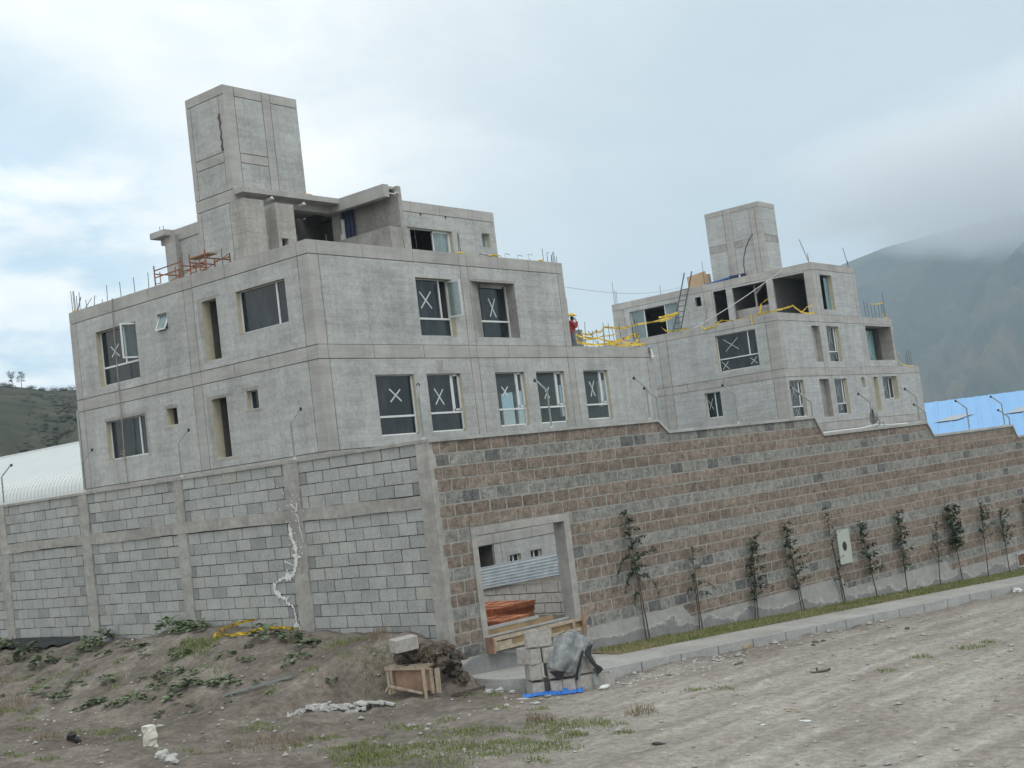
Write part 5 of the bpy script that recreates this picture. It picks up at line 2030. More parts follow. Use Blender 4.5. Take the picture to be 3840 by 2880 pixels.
tag(gb.build('grass_tufts', M['grass']), 'scattered tufts and patches of short green grass on the bare earth', 'grass', kind='stuff')
db = MB()
for (x, y, s_) in ((14.85, 19.0, 1), (12.0, 21.4, 2), (10.6, 13.3, 2), (10.9, 12.95, 2), (14.9, 15.2, 1), (13.6, 9.3, 1), (11.9, 21.7, 2), (12.9, 10.4, 1), (9.9, 16.9, 1)):
    for _ in range(130):
        a, r = R(0, 2 * PI), .22 * s_ * math.sqrt(R(0, 1))
        px, py = x + r * math.cos(a), y + r * math.sin(a)
        blade(db, px, py, gz(px, py) + R(0, .05), R(.04, .13), .006, R(0, 1))
tag(db.build('dry_grass', M['dry']), 'dead straw coloured grass and roots on the rough earth', 'grass', kind='stuff')
# loose stones
sb = MB()
for i in range(4200):
    x, y = R(8.5, 27), R(3, 25)
    u, v = uv(x, y)
    if (u > 0 and v > -2.05) or x > 15.1 and u < 0.1 or v < -12:
        continue
    s_ = abs(random.gauss(0, .014)) ** 1.0 + .006
    if -2.7 < v < -2.05:
        s_ *= 1.6
    sb.lump((x, y, gz(x, y) + s_ * .3), s_ * R(.8, 1.5), s_ * R(.8, 1.5), s_ * R(.5, .9), 0, .4, R(0, 1), 0 if R(0, 1) < .93 else 1, i)
for i in range(90):                                      # crumbs of white mortar by the pile and kerb
    u, d = R(.9, 4.2), R(2.05, 2.9)
    x, y, _ = FW(u, 0, d)
    s_ = R(.01, .04)
    sb.lump((x, y, gz(x, y)), s_ * 1.3, s_, s_ * .5, 0, .4, R(0, 1), 1, i)
tag(sb.build('loose_stones', [M['raw'], M['rubble']]), 'small stones and crumbs scattered over the bare earth and the street', 'stones', kind='stuff')

# ------------------------------------------------------------------ bits and pieces on the ground
def place_lumps(name, label, cat, spec, mat, group=None):
    m_ = MB()
    for i, (x, y, rx, ry, rz, dz) in enumerate(spec):
        m_.lump((x, y, gz(x, y) + dz), rx, ry, rz, 2, .45, R(.2, .8), 0, i + len(label))
    return tag(m_.build(name, mat), label, cat, group)


mb = MB()
prv = None
for k in range(9):
    z = gz(10.13, 14.8) - .02 + k * .04
    ring = [Vector((10.13 + .065 * sx * (1 + .35 * noise.noise(Vector((k * .7, sx, sy)))), 14.8 + .065 * sy * (1 + .4 * noise.noise(Vector((k * .6, sy, sx + 4)))) + .012 * math.sin(k), z)) for sx, sy in ((-1, -1), (0, -1.1), (1, -1), (1.1, 0), (1, 1), (0, 1.1), (-1, 1), (-1.1, 0))]
    if prv:
        for i in range(8):
            mb.face([prv[i], prv[(i + 1) % 8], ring[(i + 1) % 8], ring[i]])
    prv = ring
mb.face(prv)
tag(mb.build('foam_chunk', M['foam']), 'upright cream foam chunk standing on the earth in the foreground', 'foam chunk')
place_lumps('broken_rubble', 'broken white and black rubble pieces in front of the foam chunk', 'rubble', [(9.55, 13.73, .1, .08, .06, .03), (9.42, 13.37, .06, .1, .05, .03), (9.5, 13.5, .09, .05, .06, .02)], M['rubble'])
place_lumps('black_bag', 'crumpled black plastic bag on the earth, left foreground', 'bag', [(10.06, 16.55, .06, .09, .08, .05), (10.08, 16.45, .05, .05, .05, .03)], M['black'])
place_lumps('dark_stone', 'dark stone lying in front of the mound, right of the bag', 'stone', [(11.46, 16.48, .06, .1, .04, .02)], M['raw'])
mb = MB()
for i in range(150):
    f = R(0, 1)
    x, y = 12.6 + .75 * f + R(-.2, .2) * (.35 + f), 14.9 - 1.0 * f + R(-.12, .12)
    q_, w_ = Vector((R(-1, 1), R(-1, 1), R(-.3, .5))).normalized(), R(.02, .085) * (.5 + f)
    e_ = q_.cross(Vector((0, 0, 1))).normalized()
    mb.obox((x, y, gz(x, y) + R(.0, .10) * f), q_ * w_, e_ * w_ * R(.4, 1), q_.cross(e_) * .012)
tag(mb.build('plaster_rubble', M['rubble']), 'heap of broken white plaster slabs left of the wooden crate', 'rubble')
mb = MB()
p, q = Vector((12.77, 16.56, gz(12.77, 16.56) + .03)), Vector((13.28, 15.51, gz(13.28, 15.51) + .05))
mb.beam(p, q, .05, .03)
tag(mb.build('metal_strip', M['galv']), 'long grey metal strip lying on the earth below the bank', 'metal strip')
mb = MB()
p = Vector((19.75, 11.4, gz(19.75, 11.4) + .05))
mb.beam(p + Vector((-.2, .1, .0)), p + Vector((.25, -.22, .03)), .1, .07)
tag(mb.build('wood_offcut', M['wood']), 'pale wood offcut lying in front of the kerb', 'offcut')
mb = MB()
p = Vector((17.39, 8.66, gz(17.39, 8.66)))
mb.tube([p + Vector((-.11, .09, .03)), p + Vector((-.05, .04, .012)), p + Vector((.07, -.08, .018)), p + Vector((.11, -.13, .035))], [.009, .018, .02, .018], 6)
mb.tube([p + Vector((-.025, .015, .01)), p + Vector((-.03, .02, .08))], [.018, .015], 6)
tag(mb.build('rusty_bracket', M['soil']), 'rusty bent bracket lying alone on the bare street', 'bracket')
place_lumps('grey_stone', 'flat grey stone beside the kerb near its start', 'stone', [(19.01, 11.74, .16, .1, .05, .02)], M['raw'])
place_lumps('dark_clod', 'flat dark clod on the street left of the bracket', 'clod', [(18.18, 10.44, .09, .07, .022, .01)], M['soil'])
place_lumps('white_scrap', 'white paper scrap lying on the street in the foreground', 'scrap', [(13.59, 7.02, .035, .07, .008, .006), (13.13, 7.33, .035, .025, .008, .006)], M['white'])
place_lumps('small_white_stone', 'small white stone behind the rusty bracket', 'stone', [(18.21, 9.05, .05, .05, .03, .02)], M['rubble'])
place_lumps('white_bag', 'small white plastic bag against the kerb at the far right', 'bag', [(30.05, 9.75, .09, .09, .06, .04)], M['white'])
place_lumps('brown_clods', 'group of brown clods beside the kerb', 'clods', [(20.98, 10.45, .07, .06, .035, .01), (21.2, 10.4, .05, .05, .03, .01), (20.6, 10.3, .04, .04, .025, .01)], M['soil'])
place_lumps('dark_pebble', 'dark pebble on the far street below the middle saplings', 'pebble', [(23.0, 9.56, .045, .045, .03, .02)], M['soil'])
place_lumps('black_stick', 'short black scrap in the street foreground', 'scrap', [(11.96, 8.01, .05, .08, .02, .01)], M['black'])
mb = MB()
p, q = Vector((14.22, 7.62, gz(14.22, 7.62) + .015)), Vector((14.05, 7.32, gz(14.05, 7.32) + .015))
mb.tube([p, p.lerp(q, .5) + Vector((0, 0, .015)), q], .006, 5)
tag(mb.build('twig', M['woodyel']), 'thin yellowish twig lying on the street', 'twig')
mb = MB()
for i in range(12):                                            # black sheeting at the foot of the wall
    y0, y1 = 24.1 + i * .26, 24.1 + (i + 1) * .26

    def sh(y, k):
        n_ = noise.noise(Vector((y * 1.6, k, 3)))
        return [(15.17, y, .40 + .05 * n_), (14.9, y, .33 + .05 * n_), (14.55, y, gz(14.55, y) + .06 + .05 * n_)][k]
    for k in (0, 1):
        mb.face([sh(y0, k), sh(y1, k), sh(y1, k + 1), sh(y0, k + 1)])
tag(mb.build('black_sheeting', M['tarpblack']), 'black plastic sheeting along the foot of the grey wall, far left', 'sheeting')
q = [(15.17, 18.55, .60), (15.0, 18.8, .585), (14.85, 19.0, .53), (14.75, 19.12, .42), (14.6, 19.1, .36), (14.5, 18.95, .27), (14.5, 18.75, .27), (14.55, 18.5, .30), (14.65, 18.25, .35), (14.8, 18.0, .40), (15.0, 17.75, .43), (15.17, 17.5, .43)]
q = [(x, y, max(z, gz(x, y) + .05)) for x, y, z in q]
tape(q, 'yellow tape looped over the dirt mound against the grey wall', .085, (-.5, 0, .8), sub=3, sag=.0)

# block resting on the mound and the soil overhang
def hollow_block(loc, rot, label, size=(.39, .19, .24), cells=True, tilt=(0, 0), group='loose concrete blocks'):
    L, W, H = size
    m_ = MB()
    c = .018

    def ring(l, w_, z):
        return [(-l + c, -w_, z), (l - c, -w_, z), (l, -w_ + c, z), (l, w_ - c, z), (l - c, w_, z), (-l + c, w_, z), (-l, w_ - c, z), (-l, -w_ + c, z)]
    r0, r1 = ring(L / 2, W / 2, 0), ring(L / 2 - .003, W / 2 - .003, H)
    for k in range(8):
        m_.face([r0[k], r0[(k + 1) % 8], r1[(k + 1) % 8], r1[k]], R(.2, .8))
    if cells:
        hs = [(-L / 2 + .035, -.018), (.018, L / 2 - .035)]
        xs = [(-L / 2, -W / 2, L / 2, -W / 2 + .032), (-L / 2, W / 2 - .032, L / 2, W / 2), (-L / 2, -W / 2 + .032, -L / 2 + .035, W / 2 - .032), (-.018, -W / 2 + .032, .018, W / 2 - .032), (L / 2 - .035, -W / 2 + .032, L / 2, W / 2 - .032)]
        for (a, b, c_, d) in xs:
            for z in (0.001, H - .001):
                m_.face([(a, b, z), (c_, b, z), (c_, d, z), (a, d, z)])
        for (a, b) in hs:
            P = [(a, -W / 2 + .032), (b, -W / 2 + .032), (b, W / 2 - .032), (a, W / 2 - .032)]
            for k in range(4):
                p, q_ = P[k], P[(k + 1) % 4]
                m_.face([(*p, .001), (*q_, .001), (*q_, H - .001), (*p, H - .001)])
    else:
        m_.face(r1)
        m_.face(r0)
    o = m_.build('concrete_block', M['blockm'])
    o.location = loc
    o.rotation_euler = (tilt[0], tilt[1], rot)
    WL[o.name] = Vector(loc)
    return tag(o, label, 'block', group)


hollow_block((14.2, 13.93, .18), -.35, 'single pale block resting on the dark soil clump by the wall corner', (.40, .24, .19), False, (.08, -.05))
mb = MB()
for i in range(40):
    f = i / 40 * .72
    y = 14.32 - f * 1.25
    mb.lump((14.42 + R(-.14, .18) + .25 * f, y, .02 + R(-.14, .12) - .18 * max(0, f - .55) + .02), R(.06, .13), R(.08, .15), R(.04, .09), 2, .6, seed=i)
for i in range(12):
    mb.lump((14.95 + R(-.15, .2), 13.5 + R(-.2, .25), -.3 + R(-.2, .25)), R(.04, .09), R(.05, .1), R(.04, .08), 2, .6, seed=i + 60)
tag(mb.build('soil_clump', M['soil']), 'dark overhanging clump of soil and roots above the wooden crate', 'soil')
rb = MB()
for i in range(120):
    y = R(13.3, 14.3)
    x = R(14.2, 14.75)
    blade(rb, x, y, R(-.15, .18), R(.05, .13), .007, R(0, 1))
tag(rb.build('root_tangle', M['dry']), 'tangle of dead roots hanging from the soil clump', 'roots', kind='stuff')

# wooden crate panel holding the bank
t = thing('wooden_crate', 'old timber form box at the foot of the bank below the soil clump', 'crate', (14.25, 13.95, -.55))
a0, a1 = Vector((14.28, 14.42, 0)), Vector((14.36, 13.42, 0))
ad = (a1 - a0)
an = Vector((ad.y, -ad.x, 0)).normalized()           # towards the camera is negative x
an = -an if an.x > 0 else an


def cr(f, z, d=0.):
    p = a0 + ad * f + an * d
    return (p.x, p.y, z)


mb = MB()
mb.raw([cr(.06, -.47, .0), cr(.84, -.47, .0), cr(.84, -.12, .0), cr(.06, -.12, .0), cr(.06, -.47, -.03), cr(.84, -.47, -.03), cr(.84, -.12, -.03), cr(.06, -.12, -.03)], [(0, 1, 2, 3), (4, 5, 6, 7), (0, 1, 5, 4), (3, 2, 6, 7), (0, 3, 7, 4), (1, 2, 6, 5)])
mb.build('back_board', M['woodred'], t)
for (f0, f1, z0, z1, d0, d1, nm) in ((0, .05, -.52, -.1, 0, .05, 'post'), (.075, .12, -.5, -.13, .02, .06, 'post'), (.78, .815, -.58, -.1, .1, .14, 'post'), (.86, .9, -.5, -.12, .02, .06, 'post'), (.93, 1., -.5, -.13, -.02, .02, 'post'), (-.01, .86, -.14, -.08, .03, .07, 'top_rail'), (.02, .84, -.1, -.07, -.12, .0, 'top_rail')):
    mb = MB()
    mb.raw([cr(f0, z0, d0), cr(f1, z0, d0), cr(f1, z1, d0), cr(f0, z1, d0), cr(f0, z0, d1), cr(f1, z0, d1), cr(f1, z1, d1), cr(f0, z1, d1)], [(0, 1, 2, 3), (4, 5, 6, 7), (0, 1, 5, 4), (3, 2, 6, 7), (0, 3, 7, 4), (1, 2, 6, 5)])
    mb.build(nm, M['wood'], t)
mb = MB()
mb.beam(cr(.12, -.36, .16), cr(.78, -.47, .18), .04, .03)
mb.beam(cr(.05, -.45, .16), cr(.13, -.36, .16), .04, .03)
mb.build('brace', M['wood'], t)
place_lumps('mortar_lumps', 'pale mortar lumps at the start of the kerb beside the crate', 'rubble', [(14.85, 13.25, .07, .06, .03, .02), (14.9, 12.95, .09, .07, .04, .02), (15.0, 12.8, .08, .07, .05, .02), (15.0, 12.55, .05, .04, .03, .02), (14.75, 12.8, .05, .04, .02, .01)], M['rubble'])
mb = MB()
p, q = Vector((14.5, 13.35, gz(14.5, 13.35) + .02)), Vector((14.85, 12.95, gz(14.85, 12.95) + .1))
mb.beam(p, q, .06, .04)
tag(mb.build('dark_stick', M['bark']), 'dark stick lying between the crate and the kerb', 'stick')
place_lumps('black_rag', 'black rag stuffed at the end of the kerb', 'rag', [(15.15, 13.78, .09, .09, .1, .12), (15.12, 13.72, .07, .08, .08, .05)], M['black'])

# ------------------------------------------------------------------ pile of loose blocks under a tarp
PA, PB = Vector((.62, -.785, 0)), Vector((.785, .62, 0))
PO = Vector((14.87, 11.97, -.64))


def pl_(a, b, z):
    return PO + PA * a + PB * b + Vector((0, 0, z))


ROT = math.atan2(PA.y, PA.x)
S = (.39, .19, .22)
specs = [(-.02, .22, 0, 90 + 15, 'bottom block of the left stack under the tarp, end towards the street', False),
         (-.02, .22, .225, 90 + 13, 'second block from the ground in the left stack under the tarp', False),
         (-.06, .20, .46, 90 + 38, 'third block from the ground in the left stack, a chip on its face', False),
         (.10, .16, .71, 10, 'topmost block of the pile, open cells showing, splashed with mortar', True),
         (.29, .20, 0, 90 + 4, 'block on the ground second from the left end of the pile', False),
         (.50, .18, 0, 90 - 6, 'block on the ground in the middle of the pile, below the tarp hem', False),
         (.73, .22, 0, 24, 'wide block on the ground near the right end of the pile', False),
         (.26, .22, .225, 90 + 10, 'block of the second row under the left tarp hem', False),
         (.48, .24, .225, 90, 'block of the second row hidden mostly by the tarp', False),
         (.72, .26, .23, 15, 'block of the second row at the right, pale face showing in the tarp gap', False),
         (.22, .28, .45, 90 + 6, 'block of the third row peeping out at the left tarp edge', False),
         (.96, .30, 0, 12, 'hollow block at the far right end of the pile with a dark cell', True),
         (.50, .3, .45, 84, 'block of the third row buried under the tarp', False)]
for a, b, z, r, lb, cells in specs:
    p = pl_(a, b, z)
    if z < .01:
        p.z = gz(p.x, p.y) - .02
    hollow_block(tuple(p), ROT + math.radians(r), lb, S, cells or z > .7, (R(-.02, .02), R(-.02, .02)), 'blocks in the pile under the tarp')


def pp(px, py, b):
    z = (1450 - py) / 1322
    return pl_((px - 390) / 1322 + .12 * z, b, z)


rows = [[(720, 440, .42), (960, 345, .44), (1150, 365, .44), (1340, 450, .46), (1470, 600, .5)],
        [(700, 500, .2), (940, 390, .18), (1130, 410, .16), (1330, 490, .2), (1500, 620, .34)],
        [(620, 700, .05), (850, 690, .0), (1060, 700, -.02), (1230, 720, .0), (1400, 700, .2)],
        [(575, 880, .02), (790, 890, -.05), (980, 930, -.06), (1180, 960, -.04), (1300, 800, .1)],
        [(560, 960, .03), (770, 985, -.05), (930, 1040, -.05), (1145, 1100, -.03), (1255, 860, .06)]]
net = [[pp(*c) for c in r] for r in rows]


def cat(p0, p1, p2, p3, t):
    return .5 * ((2 * p1) + (p2 - p0) * t + (2 * p0 - 5 * p1 + 4 * p2 - p3) * t * t + (3 * p1 - p0 - 3 * p2 + p3) * t ** 3)


def spl(arr, t):
    n = len(arr) - 1
    i = min(n - 1, int(t * n))
    f = t * n - i
    g_ = lambda k: arr[max(0, min(n, k))]
    return cat(g_(i - 1), g_(i), g_(i + 1), g_(i + 2), f)


def cloth(net_, nu_, nv_, seed, th=.006, amp=.028):
    grid = []
    for i in range(nu_ + 1):
        row = []
        for j in range(nv_ + 1):
            p = spl([spl(r, j / nv_) for r in net_], i / nu_)
            w_ = noise.noise(p * 7 + Vector((seed, 0, 0))) * amp + noise.noise(Vector((j / nv_ * 13., i / nu_ * 3., seed))) * amp * .9
            row.append(p - PB * w_ + Vector((0, 0, w_ * .5)))
        grid.append(row)
    return grid


t = thing('tarp', 'dusty grey tarp with black underside draped over the block pile', 'tarp', tuple(PO))
NT = 44
grid = cloth(net, NT, NT, 3)
for nm, off, mt in (('outer_face', 0., 'tarp'), ('underside', .012, 'tarpblack')):
    mb = MB()
    for i in range(NT):
        for j in range(NT):
            mb.face([grid[i][j] + PB * off, grid[i][j + 1] + PB * off, grid[i + 1][j + 1] + PB * off, grid[i + 1][j] + PB * off])
    mb.build(nm, M[mt], t, True)
mb = MB()
fl = [[pp(1330, 700, .12), pp(1420, 650, .15), pp(1508, 612, .26)], [pp(1325, 790, .08), pp(1390, 765, .1), pp(1450, 765, .18)], [pp(1370, 850, .06), pp(1430, 835, .08), pp(1485, 865, .14)],
      [pp(1440, 960, .05), pp(1500, 950, .07), pp(1550, 985, .1)], [pp(1530, 1070, .05), pp(1600, 1050, .06), pp(1650, 1055, .09)], [pp(1580, 1200, .05), pp(1640, 1160, .06), pp(1688, 1110, .09)]]
g2 = cloth(fl, 14, 8, 8, amp=.012)
for i in range(14):
    for j in range(8):
        mb.face([g2[i][j], g2[i][j + 1], g2[i + 1][j + 1], g2[i + 1][j]])
f3 = [[pp(1250, 860, .06), pp(1300, 830, .08)], [pp(1180, 1080, .0), pp(1255, 1060, .02)], [pp(1165, 1230, .0), pp(1220, 1230, .02)]]
for k_, fx in enumerate(([[pp(1250, 690, -.035), pp(1310, 680, -.02)], [pp(1195, 900, -.075), pp(1250, 880, -.06)], [pp(1140, 1110, -.07), pp(1190, 1090, -.06)], [pp(1150, 1240, -.05), pp(1185, 1230, -.05)]],
                         [[pp(600, 1000, -.03), pp(760, 1010, -.05), pp(935, 1035, -.05)], [pp(700, 1090, -.035), pp(800, 1090, -.05), pp(900, 1080, -.045)], [pp(800, 1200, -.03), pp(830, 1190, -.04), pp(865, 1180, -.04)]])):
    g4 = cloth(fx, 10, 4, 11 + k_, amp=.008)
    for i in range(10):
        for j in range(4):
            mb.face([g4[i][j], g4[i][j + 1], g4[i + 1][j + 1], g4[i + 1][j]])
mb.build('hanging_flap', M['tarpblack'], t, True)
mb = MB()
g3 = cloth(f3, 10, 3, 5, amp=.008)
for i in range(10):
    for j in range(3):
        mb.face([g3[i][j], g3[i][j + 1], g3[i + 1][j + 1], g3[i + 1][j]])
f4 = [[pp(1480, 1080, .12), pp(1560, 1060, .12)], [pp(1500, 1300, .08), pp(1610, 1290, .1)], [pp(1520, 1460, .06), pp(1610, 1450, .06)]]
g3 = cloth(f4, 10, 3, 6, amp=.01)
for i in range(10):
    for j in range(3):
        mb.face([g3[i][j], g3[i][j + 1], g3[i + 1][j + 1], g3[i + 1][j]])
mb.build('hanging_strip', M['tarp'], t, True)
mb = MB()
bl_ = [(110, 1535), (240, 1490), (400, 1470), (500, 1455), (640, 1500), (780, 1500), (900, 1440), (1000, 1490), (1140, 1500), (1290, 1475)]
prev = None
for i in range(46):
    f = i / 45 * (len(bl_) - 1)
    k = min(len(bl_) - 2, int(f))
    x = bl_[k][0] + (bl_[k + 1][0] - bl_[k][0]) * (f - k)
    a = (x - 390) / 1322
    w_ = .035 + .03 * abs(noise.noise(Vector((i * .4, 2, 2))))
    P = []
    for s_, hh in ((-1, .0), (-.3, .035), (.4, .03), (1, .01)):
        q_ = pl_(a, -.03 + s_ * w_ * 2.4 + .03 * noise.noise(Vector((i * .3, 7, 1))), 0)
        q_.z = gz(q_.x, q_.y) + .012 + hh * (1 + 1.2 * noise.noise(Vector((i * .7, s_, 3)))) + (.05 if 880 < x < 1000 and abs(s_) < .5 else 0)
        P.append(q_)
    if prev:
        for k in range(3):
            mb.face([prev[k], prev[k + 1], P[k + 1], P[k]])
    prev = P
tag(mb.build('blue_sheet', M['bluebag']), 'crumpled bright blue plastic under the front of the block pile', 'plastic sheet')
p = pl_(.99, -.02, 0)
mb = MB()
mb.lump((p.x, p.y, gz(p.x, p.y) + .03), .12, .05, .035, 2, .3, seed=4)
tag(mb.build('white_pipe_scrap', M['white']), 'white pipe scrap on the ground at the right end of the pile', 'scrap')
place_lumps('paper_scrap', 'pale paper scrap in front of the blue plastic', 'scrap', [(14.62, 12.05, .05, .1, .012, .01)], M['rubble'])

# ------------------------------------------------------------------ worker on the terrace
def person():
    P0 = Vector((39.7, 28.08, 6.81))
    fw_ = Vector((.75, -.66, 0)).normalized()              # looks to the right of the view
    lf = Vector((-fw_.y, fw_.x, 0))
    t = thing('person', 'worker in red jacket, blue jeans and yellow hard hat on the terrace, hands raised', 'person', tuple(P0))

    def V(f, l, z):
        return P0 + fw_ * f + lf * l + Vector((0, 0, z))
    verts, edges, rad = [], [], []

    def add(p, r, parent=None):
        verts.append(p)
        rad.append(r)
        if parent is not None:
            edges.append((parent, len(verts) - 1))
        return len(verts) - 1
    pel = add(V(0, 0, .94), (.15, .12))
    wst = add(V(.0, 0, 1.10), (.14, .105), pel)
    chs = add(V(.0, 0, 1.30), (.165, .12), wst)
    upc = add(V(-.01, 0, 1.42), (.12, .09), chs)
    nck = add(V(.01, 0, 1.50), (.055, .055), upc)
    jaw = add(V(.045, 0, 1.56), (.075, .08), nck)
    hd = add(V(.03, 0, 1.66), (.083, .095), jaw)
    for s_ in (1, -1):
        hip = add(V(0, .09 * s_, .88), (.095, .095), pel)
        kn = add(V(.02, .10 * s_, .50), (.062, .062), hip)
        an = add(V(-.01, .10 * s_, .09), (.045, .045), kn)
        add(V(.13, .11 * s_, .045), (.04, .03), an)
        sh = add(V(-.01, .19 * s_, 1.41), (.068, .068), upc)
        el = add(V(.10, .24 * s_, 1.17), (.05, .05), sh)
        wr = add(V(.21, .08 * s_, 1.42), (.034, .034), el)
        pm = add(V(.20, .05 * s_, 1.50), (.036, .022), wr)
        for k in range(4):
            a = add(V(.19 - .012 * k, .045 * s_ + .004 * k * s_, 1.545), (.0095, .0095), pm)
            add(V(.165 - .012 * k, .035 * s_, 1.585 + .006 * (k % 3)), (.008, .008), a)
        th = add(V(.17, .06 * s_, 1.51), (.011, .011), pm)
        add(V(.15, .062 * s_, 1.54), (.009, .009), th)
    me = bpy.data.meshes.new('body')
    me.from_pydata([tuple(v - P0) for v in verts], edges, [])
    o = bpy.data.objects.new('body', me)
    COL.objects.link(o)
    sk = o.modifiers.new('skin', 'SKIN')
    for i, r in enumerate(rad):
        me.skin_vertices[0].data[i].radius = r
    me.skin_vertices[0].data[0].use_root = True
    sb_ = o.modifiers.new('sub', 'SUBSURF')
    sb_.levels = sb_.render_levels = 2
    dg = bpy.context.evaluated_depsgraph_get()
    me2 = bpy.data.meshes.new_from_object(o.evaluated_get(dg))
    o.modifiers.clear()
    o.data = me2
    me2.name = 'body'
    for k in ('skin', 'jacket', 'jeans', 'black', 'white'):
        me2.materials.append(M[k])
    for p in me2.polygons:
        c = p.center
        f = c.dot(fw_)
        m_ = 0
        if c.z < .10:
            m_ = 3
        elif c.z < .97:
            m_ = 2
        elif c.z < 1.49 and not (f > .17 and c.z > 1.41):
            m_ = 1
        elif f > .15 and c.z > 1.43 and c.z < 1.60:
            m_ = 4
        elif c.z > 1.49 and f < .08:
            m_ = 3
        p.material_index = m_
        p.use_smooth = True
    o.parent = t
    o.location = (0, 0, 0)
    WL[o.name] = P0
    h = MB()
    for k in range(6):
        a0, a1 = k / 6 * PI / 2, (k + 1) / 6 * PI / 2
        for j in range(16):
            b0, b1 = j / 16 * 2 * PI, (j + 1) / 16 * 2 * PI

            def q(a, b):
                r_ = .125
                return V(.035 + r_ * 1.12 * math.cos(a) * math.cos(b), r_ * math.cos(a) * math.sin(b), 1.685 + .105 * math.sin(a))
            h.face([q(a0, b0), q(a0, b1), q(a1, b1), q(a1, b0)])
    for j in range(16):
        b0, b1 = j / 16 * 2 * PI, (j + 1) / 16 * 2 * PI

        def q2(r_, b, z):
            return V(.035 + r_ * 1.12 * math.cos(b) + (.05 if math.cos(b) > .5 and r_ > .13 else 0), r_ * math.sin(b), z)
        h.face([q2(.125, b0, 1.686), q2(.125, b1, 1.686), q2(.15, b1, 1.672), q2(.15, b0, 1.672)])
    h.build('hard_hat', M['yellow'], t, True)
    m_ = MB()
    m_.lump(tuple(V(.118, 0, 1.565)), .03, .03, .05, 1, .1)
    m_.build('face_mask', M['white'], t, True)


person()

# ------------------------------------------------------------------ distant buildings
t = thing('white_shed', 'white corrugated metal shed with a rounded eave, behind the near building on the left', 'shed', (44, 41, -.5))
prof = [(44.0, -.5), (44.0, 5.1), (44.06, 5.45), (44.2, 5.75), (44.42, 6.02), (44.75, 6.25), (45.2, 6.43), (52.0, 8.87)]
mb = MB()
y = 40.5
while y < 100:
    for (x0, z0), (x1, z1) in zip(prof, prof[1:]):
        mb.face([(x0, y, z0), (x0, y + .34, z0), (x1, y + .34, z1), (x1, y, z1)])
        n = Vector((-(z1 - z0), 0, x1 - x0)).normalized() * .045
        a, b, c, d = Vector((x0, y + .34, z0)), Vector((x0, y + .42, z0)), Vector((x1, y + .42, z1)), Vector((x1, y + .34, z1))
        mb.face([a + n, b + n, c + n, d + n])
        mb.face([a, a + n, d + n, d])
        mb.face([b, b + n, c + n, c])
    y += .42
mb.build('rib_cladding', M['shedwhite'], t)
mb = MB()
mb.face([(44.0, 40.5, -.5), (60, 40.5, -.5), (60, 40.5, 6.0), (52, 40.5, 6.0), (44.6, 40.5, 6.0), (44, 40.5, 5.1)])
mb.face([(52, 40.5, 8.87), (52, 100, 8.87), (60, 100, 6.0), (60, 40.5, 6.0)])
mb.build('gable_wall', M['shedwhite'], t)
mb = MB()
mb.face([(44.6, 40.5, 6.0), (60, 40.5, 6.0), (52, 40.5, 8.85), (45.2, 40.5, 6.43)])
mb.build('blue_gable', M['palegable'], t)
mb = MB()
mb.box(51.85, 52.15, 40.5, 100, 8.86, 8.95)
mb.build('ridge_cap', M['shedwhite'], t)

cx_, cy_ = 99.6, 33.1
er = Vector((.32, -.947, 0))
tw_ = Vector((-.947, -.32, 0))
t = thing('blue_roof_warehouse', 'long warehouse with a bright blue metal roof, beyond the brown wall on the right', 'warehouse', (cx_, cy_, -4))
mb = MB()
Cc = Vector((cx_, cy_, 4.47))
L0, L1 = -30, 45
dn = tw_ * 15 + Vector((0, 0, -3.6))
n_ = 75
for i in range(n_):
    a, b = L0 + (L1 - L0) * i / n_, L0 + (L1 - L0) * (i + .8) / n_
    c_ = L0 + (L1 - L0) * (i + 1) / n_
    p0, p1, p2 = Cc + er * a, Cc + er * b, Cc + er * c_
    mb.face([p0, p1, p1 + dn, p0 + dn])
    up_ = Vector((0, 0, .03))
    mb.face([p1 + up_, p2 + up_, p2 + dn + up_, p1 + dn + up_])
    mb.face([p1, p1 + up_, p1 + dn + up_, p1 + dn])
up2 = -tw_ * 15 + Vector((0, 0, -3.6))
mb.face([Cc + er * L0, Cc + er * L1, Cc + er * L1 + up2, Cc + er * L0 + up2])
mb.build('roof', M['roofblue'], t)
mb = MB()
for s_, e in ((14.6, 0),):
    P = [Cc + er * L0 + tw_ * 14.6, Cc + er * L1 + tw_ * 14.6, Cc + er * L1 - tw_ * 14.6, Cc + er * L0 - tw_ * 14.6]
    for i in range(4):
        p, q = P[i].copy(), P[(i + 1) % 4].copy()
        p.z = q.z = .9
        mb.face([p, q, q - Vector((0, 0, 5)), p - Vector((0, 0, 5))])
mb.build('wall', M['shedwhite'], t)
for f in (-3.0, 1.8, 6.6):
    mb = MB()
    a = Cc + er * (f + .9) + dn * .38 + Vector((0, 0, .09))
    b = a + er * 1.7
    mb.face([a, b, b + dn * .09 - er * 1.2, a + dn * .09 - er * 1.2])
    mb.build('skylight', M['skylight'], t)
t = thing('tiled_house', 'small house with a clay tile roof showing above the last wall step', 'house', (52, 11.6, -4))
mb = MB()
c = Vector((58.0, 11.0, 1.75))
for i in range(18):
    y = 11.9 - i * .3
    mb.raw([(57, y, 1.55), (57, y - .28, 1.55), (60, y - .28, 2.75), (60, y, 2.75), (57, y - .14, 1.66), (60, y - .14, 2.86)], [(0, 4, 5, 3), (4, 1, 2, 5), (0, 1, 4)])
mb.build('roof', M['tile'], t)
mb = MB()
mb.box(57.3, 63, 7, 11.7, -4, 1.6)
mb.build('wall', M['panel'], t)

